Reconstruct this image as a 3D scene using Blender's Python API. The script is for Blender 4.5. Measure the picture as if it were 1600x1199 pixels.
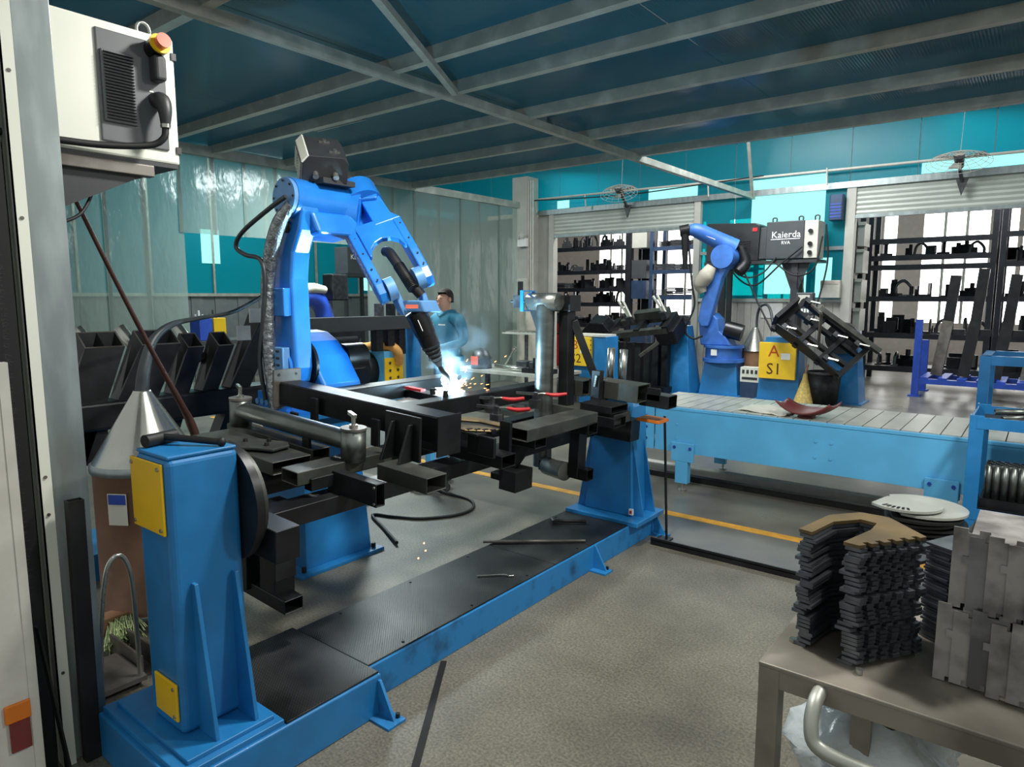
import bpy, math, random
from mathutils import Vector, Matrix
R = math.radians
for o in list(bpy.data.objects): bpy.data.objects.remove(o)
scn = bpy.context.scene
COL = scn.collection
# ---------------------------------------------------------------- camera
cam = bpy.data.objects.new('camera', bpy.data.cameras.new('camera'))
COL.objects.link(cam); scn.camera = cam
cam.location = (0, 0, 1.65); cam.rotation_euler = (R(90 - 7.285), 0, R(38.2))
cam.data.sensor_width = 36; cam.data.lens = 1060 / 1600 * 36
cam.data.clip_start = 0.05; cam.data.clip_end = 200
# ---------------------------------------------------------------- world, light, exposure
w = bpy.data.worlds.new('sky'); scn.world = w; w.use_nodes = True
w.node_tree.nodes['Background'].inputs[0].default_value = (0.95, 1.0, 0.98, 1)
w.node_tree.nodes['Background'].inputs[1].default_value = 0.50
def light(name, kind, loc, energy, color, size=0.1, aim=None, spot=None, sy=None):
    d = bpy.data.lights.new(name, kind); d.energy = energy; d.color = color
    if kind == 'AREA':
        d.size = size
        if sy: d.shape = 'RECTANGLE'; d.size_y = sy
    else: d.shadow_soft_size = size
    if spot: d.spot_size = R(spot); d.spot_blend = 0.4
    o = bpy.data.objects.new(name, d); COL.objects.link(o); o.location = loc
    if aim: o.rotation_euler = (Vector(aim) - Vector(loc)).to_track_quat('-Z', 'Y').to_euler()
    return o
OVERHEAD_LIGHTS = ((-1.65, 2.25, 3.30), (0.75, 3.3, 3.30))
light('unseen_overhead_light', 'AREA', OVERHEAD_LIGHTS[0], 80, (1.0, 0.98, 0.93), 0.26, (-2.1, 2.3, 0))  # unseen overhead key light, placed for the robot and fixture
light('unseen_overhead_light', 'AREA', OVERHEAD_LIGHTS[1], 80, (1.0, 0.98, 0.93), 0.30, (0.2, 3.8, 0))  # unseen fill added to brighten the conveyor and cart
light('hall_fill', 'AREA', (-3.5, 9.4, 4.6), 230, (0.97, 1.0, 1.0), 1.6, (-3.5, 10.2, 0))  # unseen area fill over the back of the hall
light('store_fill', 'AREA', (-7.8, 13.3, 4.8), 170, (1.0, 0.98, 0.95), 1.5, (-8.2, 15.4, 1.2))  # fill added to lift the front faces of the left racks
light('store_fill', 'AREA', (-0.8, 13.3, 4.8), 120, (1.0, 0.98, 0.95), 1.5, (-1.2, 15.0, 1.2))  # same added fill for the racks on the right
light('bay_fill', 'AREA', (-6.8, 5.6, 3.35), 190, (0.88, 1.0, 1.0), 1.0, (-6.8, 5.6, 0))  # unseen fill that lightens the bay and its strip curtain
light('hall_fill', 'AREA', (-10.8, 7.0, 4.6), 160, (0.9, 1.0, 1.0), 1.2, (-10.8, 7.0, 0))  # fill added to brighten the dark bay beyond the curtain
light('welding_arc_light', 'POINT', (-2.84, 3.0, 1.13), 150, (0.42, 0.76, 1.0), 0.012)
vs = scn.view_settings
vs.view_transform = 'Standard'; vs.look = 'None'; vs.exposure = 0.15; vs.gamma = 1.0; vs.use_curve_mapping = False

# ---------------------------------------------------------------- materials
def lin(c):
    return tuple(((x/255)/12.92 if x/255 <= 0.04045 else ((x/255+0.055)/1.055)**2.4) for x in c)
MATS = {}
def mat(name, rgb, rough=0.5, metal=0.0, vary=0.15, scale=8.0, bump=0.0, bscale=60.0, stretch=(1,1,1), rgb2=None, lo=0.45, hi=0.7, coat=0.0, spec=0.5):
    m = bpy.data.materials.new(name); m.use_nodes = True
    nt = m.node_tree; b = nt.nodes['Principled BSDF']
    c = lin(rgb)
    tc = nt.nodes.new('ShaderNodeTexCoord'); mp = nt.nodes.new('ShaderNodeMapping')
    nt.links.new(tc.outputs['Object'], mp.inputs[0]); mp.inputs['Scale'].default_value = stretch
    n = nt.nodes.new('ShaderNodeTexNoise'); n.inputs['Scale'].default_value = scale; n.inputs['Detail'].default_value = 6
    nt.links.new(mp.outputs[0], n.inputs['Vector'])
    r = nt.nodes.new('ShaderNodeValToRGB'); nt.links.new(n.outputs['Fac'], r.inputs[0])
    c2 = lin(rgb2) if rgb2 else tuple(x*(1+vary) for x in c)
    c1 = c if rgb2 else tuple(x*(1-vary) for x in c)
    r.color_ramp.elements[0].position = lo; r.color_ramp.elements[1].position = hi
    r.color_ramp.elements[0].color = (*c1, 1); r.color_ramp.elements[1].color = (*c2, 1)
    nt.links.new(r.outputs[0], b.inputs['Base Color'])
    b.inputs['Metallic'].default_value = metal
    mr = nt.nodes.new('ShaderNodeMapRange'); nt.links.new(n.outputs['Fac'], mr.inputs[0])
    mr.inputs[3].default_value = max(0.02, rough - 0.10); mr.inputs[4].default_value = min(1, rough + 0.12)
    nt.links.new(mr.outputs[0], b.inputs['Roughness'])
    b.inputs['Coat Weight'].default_value = coat; b.inputs['Coat Roughness'].default_value = 0.15
    b.inputs['Specular IOR Level'].default_value = spec
    if bump:
        n2 = nt.nodes.new('ShaderNodeTexNoise'); n2.inputs['Scale'].default_value = bscale; n2.inputs['Detail'].default_value = 4
        nt.links.new(mp.outputs[0], n2.inputs['Vector'])
        bp = nt.nodes.new('ShaderNodeBump'); bp.inputs['Strength'].default_value = bump; bp.inputs['Distance'].default_value = 0.01
        nt.links.new(n2.outputs['Fac'], bp.inputs['Height']); nt.links.new(bp.outputs[0], b.inputs['Normal'])
    MATS[name] = m
    return m
def emis(name, rgb, strength):
    m = bpy.data.materials.new(name); m.use_nodes = True; nt = m.node_tree
    nt.nodes.remove(nt.nodes['Principled BSDF'])
    e = nt.nodes.new('ShaderNodeEmission'); e.inputs[0].default_value = (*lin(rgb), 1); e.inputs[1].default_value = strength
    nt.links.new(e.outputs[0], nt.nodes['Material Output'].inputs[0]); MATS[name] = m; return m
mat('paint_blue', (32,118,178), 0.36, vary=0.12, scale=5, bump=0.05, bscale=25, coat=0.2)
mat('paint_blue_light', (92,178,226), 0.42, vary=0.08, scale=3)
mat('paint_blue_worn', (36,120,180), 0.45, scale=9, rgb2=(22,70,105), lo=0.5, hi=0.75, bump=0.08)
mat('robot_blue', (34,124,214), 0.30, vary=0.12, scale=4, coat=0.35)
mat('robot_blue_dusty', (58,110,190), 0.42, vary=0.15, scale=6)
mat('robot_blue_pale', (96,150,205), 0.4, vary=0.12, scale=6)
mat('royal_blue', (34,72,170), 0.45, vary=0.15)
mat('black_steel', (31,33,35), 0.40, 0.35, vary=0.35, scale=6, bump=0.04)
mat('black_steel_lit', (70,72,66), 0.45, 0.35, vary=0.3, scale=7, bump=0.04)  # black steel lightened, overhead sheen put into its colour
mat('dark_plate', (40,40,40), 0.5, 0.4, vary=0.35, scale=5)
mat('black_plastic', (16,16,18), 0.35, vary=0.2)
mat('rubber', (20,20,21), 0.55, vary=0.2)
mat('bright_steel', (184,186,178), 0.26, 0.9, vary=0.08, scale=3)
mat('tube_steel', (110,116,112), 0.34, 0.85, vary=0.25, scale=5, stretch=(1,1,3))
mat('galvanised', (150,160,160), 0.38, 0.7, vary=0.14, scale=14, stretch=(1,1,0.25))
mat('beam_steel', (176,178,168), 0.45, 0.6, vary=0.16, scale=6)
mat('raw_steel', (120,116,110), 0.5, 0.6, rgb2=(84,78,72), scale=5, lo=0.4, hi=0.65)
mat('cart_steel', (146,139,127), 0.5, 0.4, rgb2=(104,98,88), scale=4, lo=0.4, hi=0.7)
mat('alu_plate', (158,154,150), 0.5, 0.5, rgb2=(104,100,98), scale=9, lo=0.42, hi=0.62)
mat('alu_plate_dark', (132,130,130), 0.5, 0.5, rgb2=(92,90,90), scale=7, lo=0.4, hi=0.6)
mat('oiled_steel', (112,116,122), 0.34, 0.75, vary=0.3, scale=12)
mat('rusty_plate', (128,108,72), 0.5, 0.55, rgb2=(86,76,58), scale=6, lo=0.4, hi=0.7)
mat('white_cabinet', (226,228,214), 0.45, vary=0.04, scale=2)
mat('grey_panel', (92,96,98), 0.5, vary=0.08)
mat('dark_panel', (48,50,52), 0.5, vary=0.1)
mat('yellow', (232,186,18), 0.4, vary=0.10, scale=3)
mat('yellow_sign', (240,196,40), 0.45, vary=0.10, scale=4)
mat('sign_red', (190,70,20), 0.5)
mat('sign_brown', (90,50,10), 0.5)
mat('orange', (220,120,30), 0.5)
mat('red', (190,40,45), 0.45)
mat('red_light', (240,120,95), 0.35)
mat('maroon', (110,44,42), 0.5, vary=0.15)
mat('white', (235,235,230), 0.5, vary=0.04)
mat('off_white_cloth', (214,214,200), 0.8, vary=0.08)
mat('cardboard', (150,112,82), 0.8, vary=0.12)
mat('drum_brown', (134,100,80), 0.6, vary=0.12)
mat('straw', (214,188,110), 0.8, vary=0.2, scale=30)
mat('green_bristle', (188,206,150), 0.7, vary=0.3, scale=40)
mat('brush_black', (12,13,14), 0.7, vary=0.4, scale=300, bump=0.5, bscale=300)
mat('black_gap', (8,9,11), 0.7)
mat('foil', (150,156,158), 0.3, 0.8, vary=0.35, scale=40, bump=0.9, bscale=45)
mat('conduit', (60,66,68), 0.45, 0.3)
mat('brown_rod', (86,60,54), 0.45, 0.4)
mat('slat_grey', (186,188,178), 0.32, 0.35, vary=0.12, scale=6)
mat('shutter', (186,192,184), 0.45, 0.2, vary=0.08, scale=2)
mat('siding_grey', (196,194,184), 0.6, vary=0.08)
mat('siding_dark', (92,98,98), 0.6, vary=0.08)
mat('cream_wall', (196,186,178), 0.7, vary=0.06)
mat('column_grey', (176,176,168), 0.6, vary=0.08, scale=3)
mat('shelf_dark', (30,33,40), 0.5, 0.3, vary=0.2)
mat('shelf_blue', (44,66,96), 0.5, 0.2, vary=0.15)
mat('part_dark', (30,32,36), 0.45, 0.5, vary=0.4, scale=20)
mat('part_grey', (86,88,90), 0.4, 0.7, vary=0.3, scale=20)
mat('power_grey', (62,66,70), 0.5, vary=0.08)
mat('power_black', (34,36,38), 0.45, vary=0.1)
mat('skin', (196,146,120), 0.55, vary=0.05)
mat('hair', (40,32,28), 0.9)
mat('work_jacket', (34,112,138), 0.75, vary=0.12, scale=10, bump=0.2, bscale=18)
mat('work_trousers', (30,80,108), 0.8, vary=0.12, scale=10, bump=0.2, bscale=18)
mat('boot', (24,22,22), 0.6)
mat('leather', (196,140,70), 0.7, vary=0.2, scale=14)
mat('yellow_line', (206,150,48), 0.6, vary=0.18, scale=10)
mat('canvas', (176,170,156), 0.85, vary=0.12, scale=6, bump=0.3, bscale=12)
mat('plastic_film', (206,214,214), 0.25, vary=0.08, bump=0.8, bscale=14)
emis('daylight_pane', (255,255,252), 5.0)
emis('daylight_dim', (255,246,240), 1.6)
emis('cyan_pane', (165,252,246), 1.15)
emis('arc_glow', (205,238,255), 45.0)
emis('arc_halo', (170,225,255), 9.0)
emis('spark', (255,150,90), 9.0)
def teal_mat(name, rgb, trans, rough=0.22, corr=True):
    m = bpy.data.materials.new(name); m.use_nodes = True; nt = m.node_tree; b = nt.nodes['Principled BSDF']
    out = nt.nodes['Material Output']; c = lin(rgb)
    b.inputs['Base Color'].default_value = (*c, 1); b.inputs['Roughness'].default_value = rough
    b.inputs['Specular IOR Level'].default_value = 0.6
    tr = nt.nodes.new('ShaderNodeBsdfTranslucent'); tr.inputs[0].default_value = (*lin(tuple(min(255, v*1.25) for v in rgb)), 1)
    tp = nt.nodes.new('ShaderNodeBsdfTransparent'); tp.inputs[0].default_value = (*lin((60,225,225)), 1)
    m1 = nt.nodes.new('ShaderNodeMixShader'); m1.inputs[0].default_value = 0.45
    nt.links.new(b.outputs[0], m1.inputs[1]); nt.links.new(tr.outputs[0], m1.inputs[2])
    m2 = nt.nodes.new('ShaderNodeMixShader'); m2.inputs[0].default_value = trans
    nt.links.new(m1.outputs[0], m2.inputs[1]); nt.links.new(tp.outputs[0], m2.inputs[2]); nt.links.new(m2.outputs[0], out.inputs[0])
    if corr:
        tc = nt.nodes.new('ShaderNodeTexCoord')
        wv = nt.nodes.new('ShaderNodeTexWave'); wv.inputs['Scale'].default_value = 14; wv.bands_direction = 'X'; wv.inputs['Distortion'].default_value = 0.3
        nz = nt.nodes.new('ShaderNodeTexNoise'); nz.inputs['Scale'].default_value = 0.9
        ad = nt.nodes.new('ShaderNodeMath'); ad.operation = 'MULTIPLY_ADD'; ad.inputs[1].default_value = 6.0
        nt.links.new(tc.outputs['Object'], wv.inputs['Vector']); nt.links.new(tc.outputs['Object'], nz.inputs['Vector'])
        nt.links.new(nz.outputs['Fac'], ad.inputs[0]); nt.links.new(wv.outputs['Fac'], ad.inputs[2])
        bp = nt.nodes.new('ShaderNodeBump'); bp.inputs['Strength'].default_value = 0.12; bp.inputs['Distance'].default_value = 0.02
        nt.links.new(ad.outputs[0], bp.inputs['Height']); nt.links.new(bp.outputs[0], b.inputs['Normal'])
    MATS[name] = m
teal_mat('teal_roof', (42,92,108), 0.08, 0.16)
teal_mat('teal_sheet', (10,140,158), 0.35, 0.3)
def pvc(name):
    m = bpy.data.materials.new(name); m.use_nodes = True; nt = m.node_tree; b = nt.nodes['Principled BSDF']
    b.inputs['Base Color'].default_value = (*lin((150,164,156)), 1); b.inputs['Roughness'].default_value = 0.18
    tp = nt.nodes.new('ShaderNodeBsdfTransparent'); tp.inputs[0].default_value = (*lin((188,214,208)), 1)
    mx = nt.nodes.new('ShaderNodeMixShader'); mx.inputs[0].default_value = 0.55
    nt.links.new(b.outputs[0], mx.inputs[1]); nt.links.new(tp.outputs[0], mx.inputs[2])
    nt.links.new(mx.outputs[0], nt.nodes['Material Output'].inputs[0])
    tc = nt.nodes.new('ShaderNodeTexCoord'); mp = nt.nodes.new('ShaderNodeMapping'); mp.inputs['Scale'].default_value = (1, 3.0, 1.2)
    nz = nt.nodes.new('ShaderNodeTexNoise'); nz.inputs['Scale'].default_value = 2.2; nz.inputs['Detail'].default_value = 3
    nt.links.new(tc.outputs['Object'], mp.inputs[0]); nt.links.new(mp.outputs[0], nz.inputs['Vector'])
    bp = nt.nodes.new('ShaderNodeBump'); bp.inputs['Strength'].default_value = 0.35; bp.inputs['Distance'].default_value = 0.06
    nt.links.new(nz.outputs['Fac'], bp.inputs['Height']); nt.links.new(bp.outputs[0], b.inputs['Normal'])
    MATS[name] = m
pvc('pvc_strip')
def floor_mat(name, rgb, rgb2, rough, speck):
    m = mat(name, rgb, rough, 0.0, rgb2=rgb2, scale=1.6, lo=0.38, hi=0.68)
    nt = m.node_tree; b = nt.nodes['Principled BSDF']
    base = b.inputs['Base Color'].links[0].from_socket
    tc = nt.nodes.new('ShaderNodeTexCoord'); n = nt.nodes.new('ShaderNodeTexNoise'); n.inputs['Scale'].default_value = 90; n.inputs['Detail'].default_value = 3
    nt.links.new(tc.outputs['Object'], n.inputs['Vector'])
    mr = nt.nodes.new('ShaderNodeMapRange'); mr.inputs[1].default_value = 0.35; mr.inputs[2].default_value = 0.68
    mr.inputs[3].default_value = 1 - speck; mr.inputs[4].default_value = 1 + speck; nt.links.new(n.outputs['Fac'], mr.inputs[0])
    mx = nt.nodes.new('ShaderNodeVectorMath'); mx.operation = 'SCALE'
    nt.links.new(base, mx.inputs[0]); nt.links.new(mr.outputs[0], mx.inputs['Scale']); nt.links.new(mx.outputs[0], b.inputs['Base Color'])
floor_mat('floor_rough', (114,111,98), (82,80,71), 0.5, 0.34)
floor_mat('floor_smooth', (114,112,102), (84,83,78), 0.30, 0.06)
def checker_mat():
    m = mat('checker_plate', (46,47,47), 0.40, 0.45, vary=0.6, scale=3.5)
    nt = m.node_tree; b = nt.nodes['Principled BSDF']
    tc = nt.nodes.new('ShaderNodeTexCoord'); mp = nt.nodes.new('ShaderNodeMapping'); mp.inputs['Rotation'].default_value = (0,0,R(45)); mp.inputs['Scale'].default_value = (1,1,1)
    ck = nt.nodes.new('ShaderNodeTexChecker'); ck.inputs['Scale'].default_value = 45
    v = nt.nodes.new('ShaderNodeTexBrick'); v.inputs['Scale'].default_value = 26; v.inputs['Mortar Size'].default_value = 0.03; v.inputs['Mortar Smooth'].default_value = 0.5
    nt.links.new(tc.outputs['Object'], mp.inputs[0]); nt.links.new(mp.outputs[0], v.inputs['Vector'])
    bp = nt.nodes.new('ShaderNodeBump'); bp.inputs['Strength'].default_value = 1.0; bp.inputs['Distance'].default_value = 0.006
    base = b.inputs['Base Color'].links[0].from_socket; sc = nt.nodes.new('ShaderNodeMapRange'); sc.inputs[3].default_value = 0.8; sc.inputs[4].default_value = 2.6; nt.links.new(v.outputs['Fac'], sc.inputs[0])
    mv = nt.nodes.new('ShaderNodeVectorMath'); mv.operation = 'SCALE'; nt.links.new(base, mv.inputs[0]); nt.links.new(sc.outputs[0], mv.inputs['Scale']); nt.links.new(mv.outputs[0], b.inputs['Base Color'])
    nt.links.new(v.outputs['Fac'], bp.inputs['Height']); nt.links.new(bp.outputs[0], b.inputs['Normal'])
checker_mat()

# ---------------------------------------------------------------- geometry helpers
def basis(d, up=(0,0,1)):
    z = Vector(d).normalized(); u = Vector(up)
    if abs(z.dot(u.normalized())) > 0.98: u = Vector((1,0,0)) if abs(z.x) < 0.9 else Vector((0,1,0))
    x = u.cross(z).normalized(); y = z.cross(x)
    return x, y, z
class MB:
    def __init__(s, M=None): s.v = []; s.f = []; s.sm = []; s.M = M
    def add(s, vs, fs, smooth=False):
        o = len(s.v)
        for p in vs:
            p = Vector(p); s.v.append(s.M @ p if s.M else p)
        for f in fs: s.f.append(tuple(i+o for i in f)); s.sm.append(smooth)
        return s
    def bx(s, x0, x1, y0, y1, z0, z1):
        return s.add([(x0,y0,z0),(x1,y0,z0),(x1,y1,z0),(x0,y1,z0),(x0,y0,z1),(x1,y0,z1),(x1,y1,z1),(x0,y1,z1)],
                     [(0,3,2,1),(4,5,6,7),(0,1,5,4),(1,2,6,5),(2,3,7,6),(3,0,4,7)])
    def box(s, c, d): return s.bx(c[0]-d[0]/2,c[0]+d[0]/2,c[1]-d[1]/2,c[1]+d[1]/2,c[2]-d[2]/2,c[2]+d[2]/2)
    def bar(s, p0, p1, w, h=None, up=(0,0,1)):
        h = h or w; p0 = Vector(p0); p1 = Vector(p1); x, y, z = basis(p1-p0, up)
        vs = [p + x*a*w/2 + y*b*h/2 for p in (p0,p1) for a,b in ((-1,-1),(1,-1),(1,1),(-1,1))]
        return s.add(vs, [(0,3,2,1),(4,5,6,7),(0,1,5,4),(1,2,6,5),(2,3,7,6),(3,0,4,7)])
    def rhs(s, p0, p1, w, h=None, t=0.006, up=(0,0,1)):      # open ended rectangular hollow section
        h = h or w; p0 = Vector(p0); p1 = Vector(p1); x, y, z = basis(p1-p0, up); vs = []
        for p in (p0,p1):
            for k in (0, t):
                for a,b in ((-1,-1),(1,-1),(1,1),(-1,1)): vs.append(p + x*a*(w/2-k) + y*b*(h/2-k))
        fs = []
        for i in range(4):
            j = (i+1) % 4
            fs += [(i,j,8+j,8+i),(4+j,4+i,12+i,12+j),(j,i,4+i,4+j),(8+i,8+j,12+j,12+i)]
        return s.add(vs, fs)
    def cyl(s, p0, p1, r0, r1=None, n=16, cap=True):
        r1 = r0 if r1 is None else r1; p0 = Vector(p0); p1 = Vector(p1); x, y, z = basis(p1-p0)
        vs = []
        for p, r in ((p0,r0),(p1,r1)):
            for i in range(n):
                a = 2*math.pi*i/n; vs.append(p + (x*math.cos(a)+y*math.sin(a))*r)
        s.add(vs, [(i,(i+1)%n,n+(i+1)%n,n+i) for i in range(n)], True)
        if cap: s.add([v for v in vs[:n]], [tuple(reversed(range(n)))]); s.add([v for v in vs[n:]], [tuple(range(n))])
        return s
    def pipe(s, p0, p1, r, t=0.004, n=16):                    # open ended round tube
        p0 = Vector(p0); p1 = Vector(p1); x, y, z = basis(p1-p0); vs = []
        for p in (p0,p1):
            for q in (r, r-t):
                for i in range(n):
                    a = 2*math.pi*i/n; vs.append(p + (x*math.cos(a)+y*math.sin(a))*q)
        fs = []
        for i in range(n):
            j = (i+1)%n
            fs += [(i,j,2*n+j,2*n+i),(n+j,n+i,3*n+i,3*n+j),(j,i,n+i,n+j),(2*n+i,2*n+j,3*n+j,3*n+i)]
        return s.add(vs, fs, True)
    def sweep(s, pts, r, n=8, smooth=True, sub=6):            # round tube through points (catmull-rom)
        P = [Vector(p) for p in pts]
        if sub > 1 and len(P) > 2:
            Q = []
            E = [P[0]*2-P[1]] + P + [P[-1]*2-P[-2]]
            for i in range(1, len(E)-2):
                a,b,c,d = E[i-1],E[i],E[i+1],E[i+2]
                for k in range(sub):
                    t = k/sub
                    Q.append(0.5*((2*b)+(c-a)*t+(2*a-5*b+4*c-d)*t*t+(3*b-a-3*c+d)*t**3))
            Q.append(P[-1]); P = Q
        rr = r if isinstance(r, (list,tuple)) else None
        vs = []; x = None
        for i, p in enumerate(P):
            d = (P[min(i+1,len(P)-1)] - P[max(i-1,0)]).normalized()
            if x is None: x, y, _ = basis(d)
            else:
                x = (x - d*x.dot(d)).normalized(); y = d.cross(x)
            if rr:
                t = i/(len(P)-1)*(len(rr)-1); k = min(int(t), len(rr)-2); q = rr[k]*(1-(t-k))+rr[k+1]*(t-k)
            else: q = r
            for k in range(n):
                a = 2*math.pi*k/n; vs.append(p + (x*math.cos(a)+y*math.sin(a))*q)
        fs = [(i*n+k, i*n+(k+1)%n, (i+1)*n+(k+1)%n, (i+1)*n+k) for i in range(len(P)-1) for k in range(n)]
        s.add(vs, fs, smooth)
        s.add(vs[:n], [tuple(reversed(range(n)))]); s.add(vs[-n:], [tuple(range(n))])
        return s
    def prism(s, poly, vec, smooth=False):                    # polygon (3d points) extruded along vec
        P = [Vector(p) for p in poly]; V = Vector(vec); n = len(P)
        nrm = sum(((P[i]-P[0]).cross(P[(i+1)%n]-P[0]) for i in range(1,n-1)), Vector())
        if nrm.dot(V) > 0: P = P[::-1]
        return s.add(P + [p+V for p in P], [tuple(range(n)), tuple(reversed(range(n,2*n)))] + [(i+n, (i+1)%n+n, (i+1)%n, i) for i in range(n)], smooth)
    def lathe(s, prof, p0, axis=(0,0,1), n=24):
        x, y, z = basis(axis); p0 = Vector(p0); vs = []
        for r, h in prof:
            for i in range(n):
                a = 2*math.pi*i/n; vs.append(p0 + z*h + (x*math.cos(a)+y*math.sin(a))*max(r,1e-4))
        m = len(prof)
        return s.add(vs, [(j*n+i, j*n+(i+1)%n, (j+1)*n+(i+1)%n, (j+1)*n+i) for j in range(m-1) for i in range(n)], True)
    def ball(s, c, r, n=12, sc=(1,1,1)):
        c = Vector(c); vs = []; m = max(6, n//2+2)
        for j in range(m+1):
            th = math.pi*j/m
            for i in range(n):
                a = 2*math.pi*i/n
                vs.append(c + Vector((r*sc[0]*math.sin(th)*math.cos(a), r*sc[1]*math.sin(th)*math.sin(a), r*sc[2]*math.cos(th))))
        return s.add(vs, [(j*n+i, (j+1)*n+i, (j+1)*n+(i+1)%n, j*n+(i+1)%n) for j in range(m) for i in range(n)], True)
    def mesh(s, name, material):
        me = bpy.data.meshes.new(name); me.from_pydata([tuple(v) for v in s.v], [], s.f)
        me.polygons.foreach_set('use_smooth', s.sm)
        me.materials.append(MATS[material] if isinstance(material, str) else material); me.update()
        return me
    def build(s, name, material, parent=None, bevel=0.0, seg=2, auto=True):
        o = bpy.data.objects.new(name, s.mesh(name, material)); COL.objects.link(o)
        if parent: attach(o, parent)
        if bevel:
            b = o.modifiers.new('bevel', 'BEVEL'); b.width = bevel; b.segments = seg; b.limit_method = 'ANGLE'; b.angle_limit = R(50)
        return o
def mworld(o):
    m = Matrix.LocRotScale(o.location, o.rotation_euler, o.scale)
    return mworld(o.parent) @ o.matrix_parent_inverse @ m if o.parent else m
def attach(o, parent):
    o.parent = parent; o.matrix_parent_inverse = mworld(parent).inverted()
def tag(o, label=None, cat=None, group=None, kind=None):
    if label: o['label'] = label
    if cat: o['category'] = cat
    if group: o['group'] = group
    if kind: o['kind'] = kind
    return o
def thing(name, loc, label, cat, group=None, kind=None):
    o = bpy.data.objects.new(name, None); COL.objects.link(o); o.location = loc; o.empty_display_size = 0.1
    return tag(o, label, cat, group, kind)
def struct(o): o['kind'] = 'structure'; return o
def dup_mesh(src, name=None, parent=None):
    o = src.copy(); COL.objects.link(o); return o
def copy_tree(o, parent=None):
    c = o.copy(); COL.objects.link(c)
    if parent: c.parent = parent
    for ch in list(o.children): copy_tree(ch, c)
    return c
def text(name, body, size, loc, rot, material, parent=None, ext=0.001, align='CENTER', sx=1.0):
    cu = bpy.data.curves.new(name, 'FONT'); cu.body = body; cu.size = size; cu.extrude = ext; cu.align_x = align; cu.align_y = 'CENTER'; cu.resolution_u = 2
    t = bpy.data.objects.new(name, cu); COL.objects.link(t)
    dg = bpy.context.evaluated_depsgraph_get(); me = bpy.data.meshes.new_from_object(t.evaluated_get(dg))
    bpy.data.objects.remove(t); me.materials.clear(); me.materials.append(MATS[material])
    o = bpy.data.objects.new(name, me); COL.objects.link(o); o.location = loc; o.rotation_euler = rot; o.scale = (sx, 1, 1)
    if parent: attach(o, parent)
    return o
rnd = random.Random(7)
ORD = ('first','second','third','fourth','fifth','sixth','seventh','eighth','ninth','tenth','eleventh','twelfth','thirteenth','fourteenth','fifteenth','sixteenth','seventeenth','eighteenth','nineteenth','twentieth','twenty-first','twenty-second','twenty-third','twenty-fourth','twenty-fifth','twenty-sixth','twenty-seventh','twenty-eighth','twenty-ninth','thirtieth','thirty-first','thirty-second')
# ================================================================ the setting
ZC = 3.42
struct(MB().bx(-16, 5, 4.06, 24, -0.1, 0).build('floor', 'floor_smooth'))
struct(MB().bx(-16, 5, -4, 4.06, -0.1, 0).build('floor', 'floor_rough'))
struct(MB().bx(-9, 3, 4.67, 4.76, 0.0, 0.002).build('trim_1', 'yellow_line'))
o = MB().bx(-1.98, 3, 4.02, 4.06, 0, 0.035).bx(-1.98, 3, 4.02, 4.03, 0.03, 0.05).build('trim_2', 'black_steel'); struct(o)
o = MB().bar((-2.04,2.09,0.003),(-1.2,0.92,0.003),0.028,0.005).build('trim_3', 'black_gap'); struct(o)
# booth roof: tinted sheets on steel beams
ceil = thing('ceiling', (-3, 4, 3.5), None, None, kind='structure')
ys = [1.0, 2.3, 3.84, 4.55, 5.6, 6.75, 7.93]
xs = [-8.35, -6.3, -4.3, -2.2, -0.1, 2.0]
for i in range(len(ys)-1):
    for j in range(len(xs)-1):
        MB().bx(xs[j]+0.004, xs[j+1]-0.004, ys[i]+0.004, ys[i+1]-0.004, 3.500, 3.506).build('roof_sheet', 'teal_roof', ceil)
for y in ys[1:]:
    MB().rhs((-8.35, y, 3.45), (2.0, y, 3.45), 0.075, 0.10, 0.004).build('beam', 'beam_steel', ceil)
MB().rhs((-4.22, 1.0, 3.38), (-4.22, 12.2, 3.38), 0.07, 0.08, 0.004).build('beam', 'beam_steel', ceil)
MB().rhs((-2.75, 2.02, 3.36), (-4.13, 4.46, 3.38), 0.05, 0.05, 0.004).build('brace', 'beam_steel', ceil)
MB().rhs((-4.2, 12.1, 3.36), (-4.05, 11.2, 4.6), 0.05, 0.05, 0.004).build('brace', 'beam_steel', ceil)
for y in (4.66, 4.7):
    MB().bx(-6.4, -5.6, y, y+0.02, 3.43, 3.445).build('hanger', 'galvanised', ceil)
MB().bx(-4.26, -4.18, 6.0, 6.03, 3.42, 3.5).build('hanger', 'galvanised', ceil)
for lx, ly, lz in OVERHEAD_LIGHTS:
    MB().lathe([(0.02,0.16),(0.06,0.14),(0.10,0.08),(0.22,0.02),(0.23,0.012)],(lx,ly,lz),n=24).cyl((lx,ly,lz+0.15),(lx,ly,3.5),0.008,n=6).build('added_light_housing', 'galvanised', ceil)  # domes added round the unseen overhead lights
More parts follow.
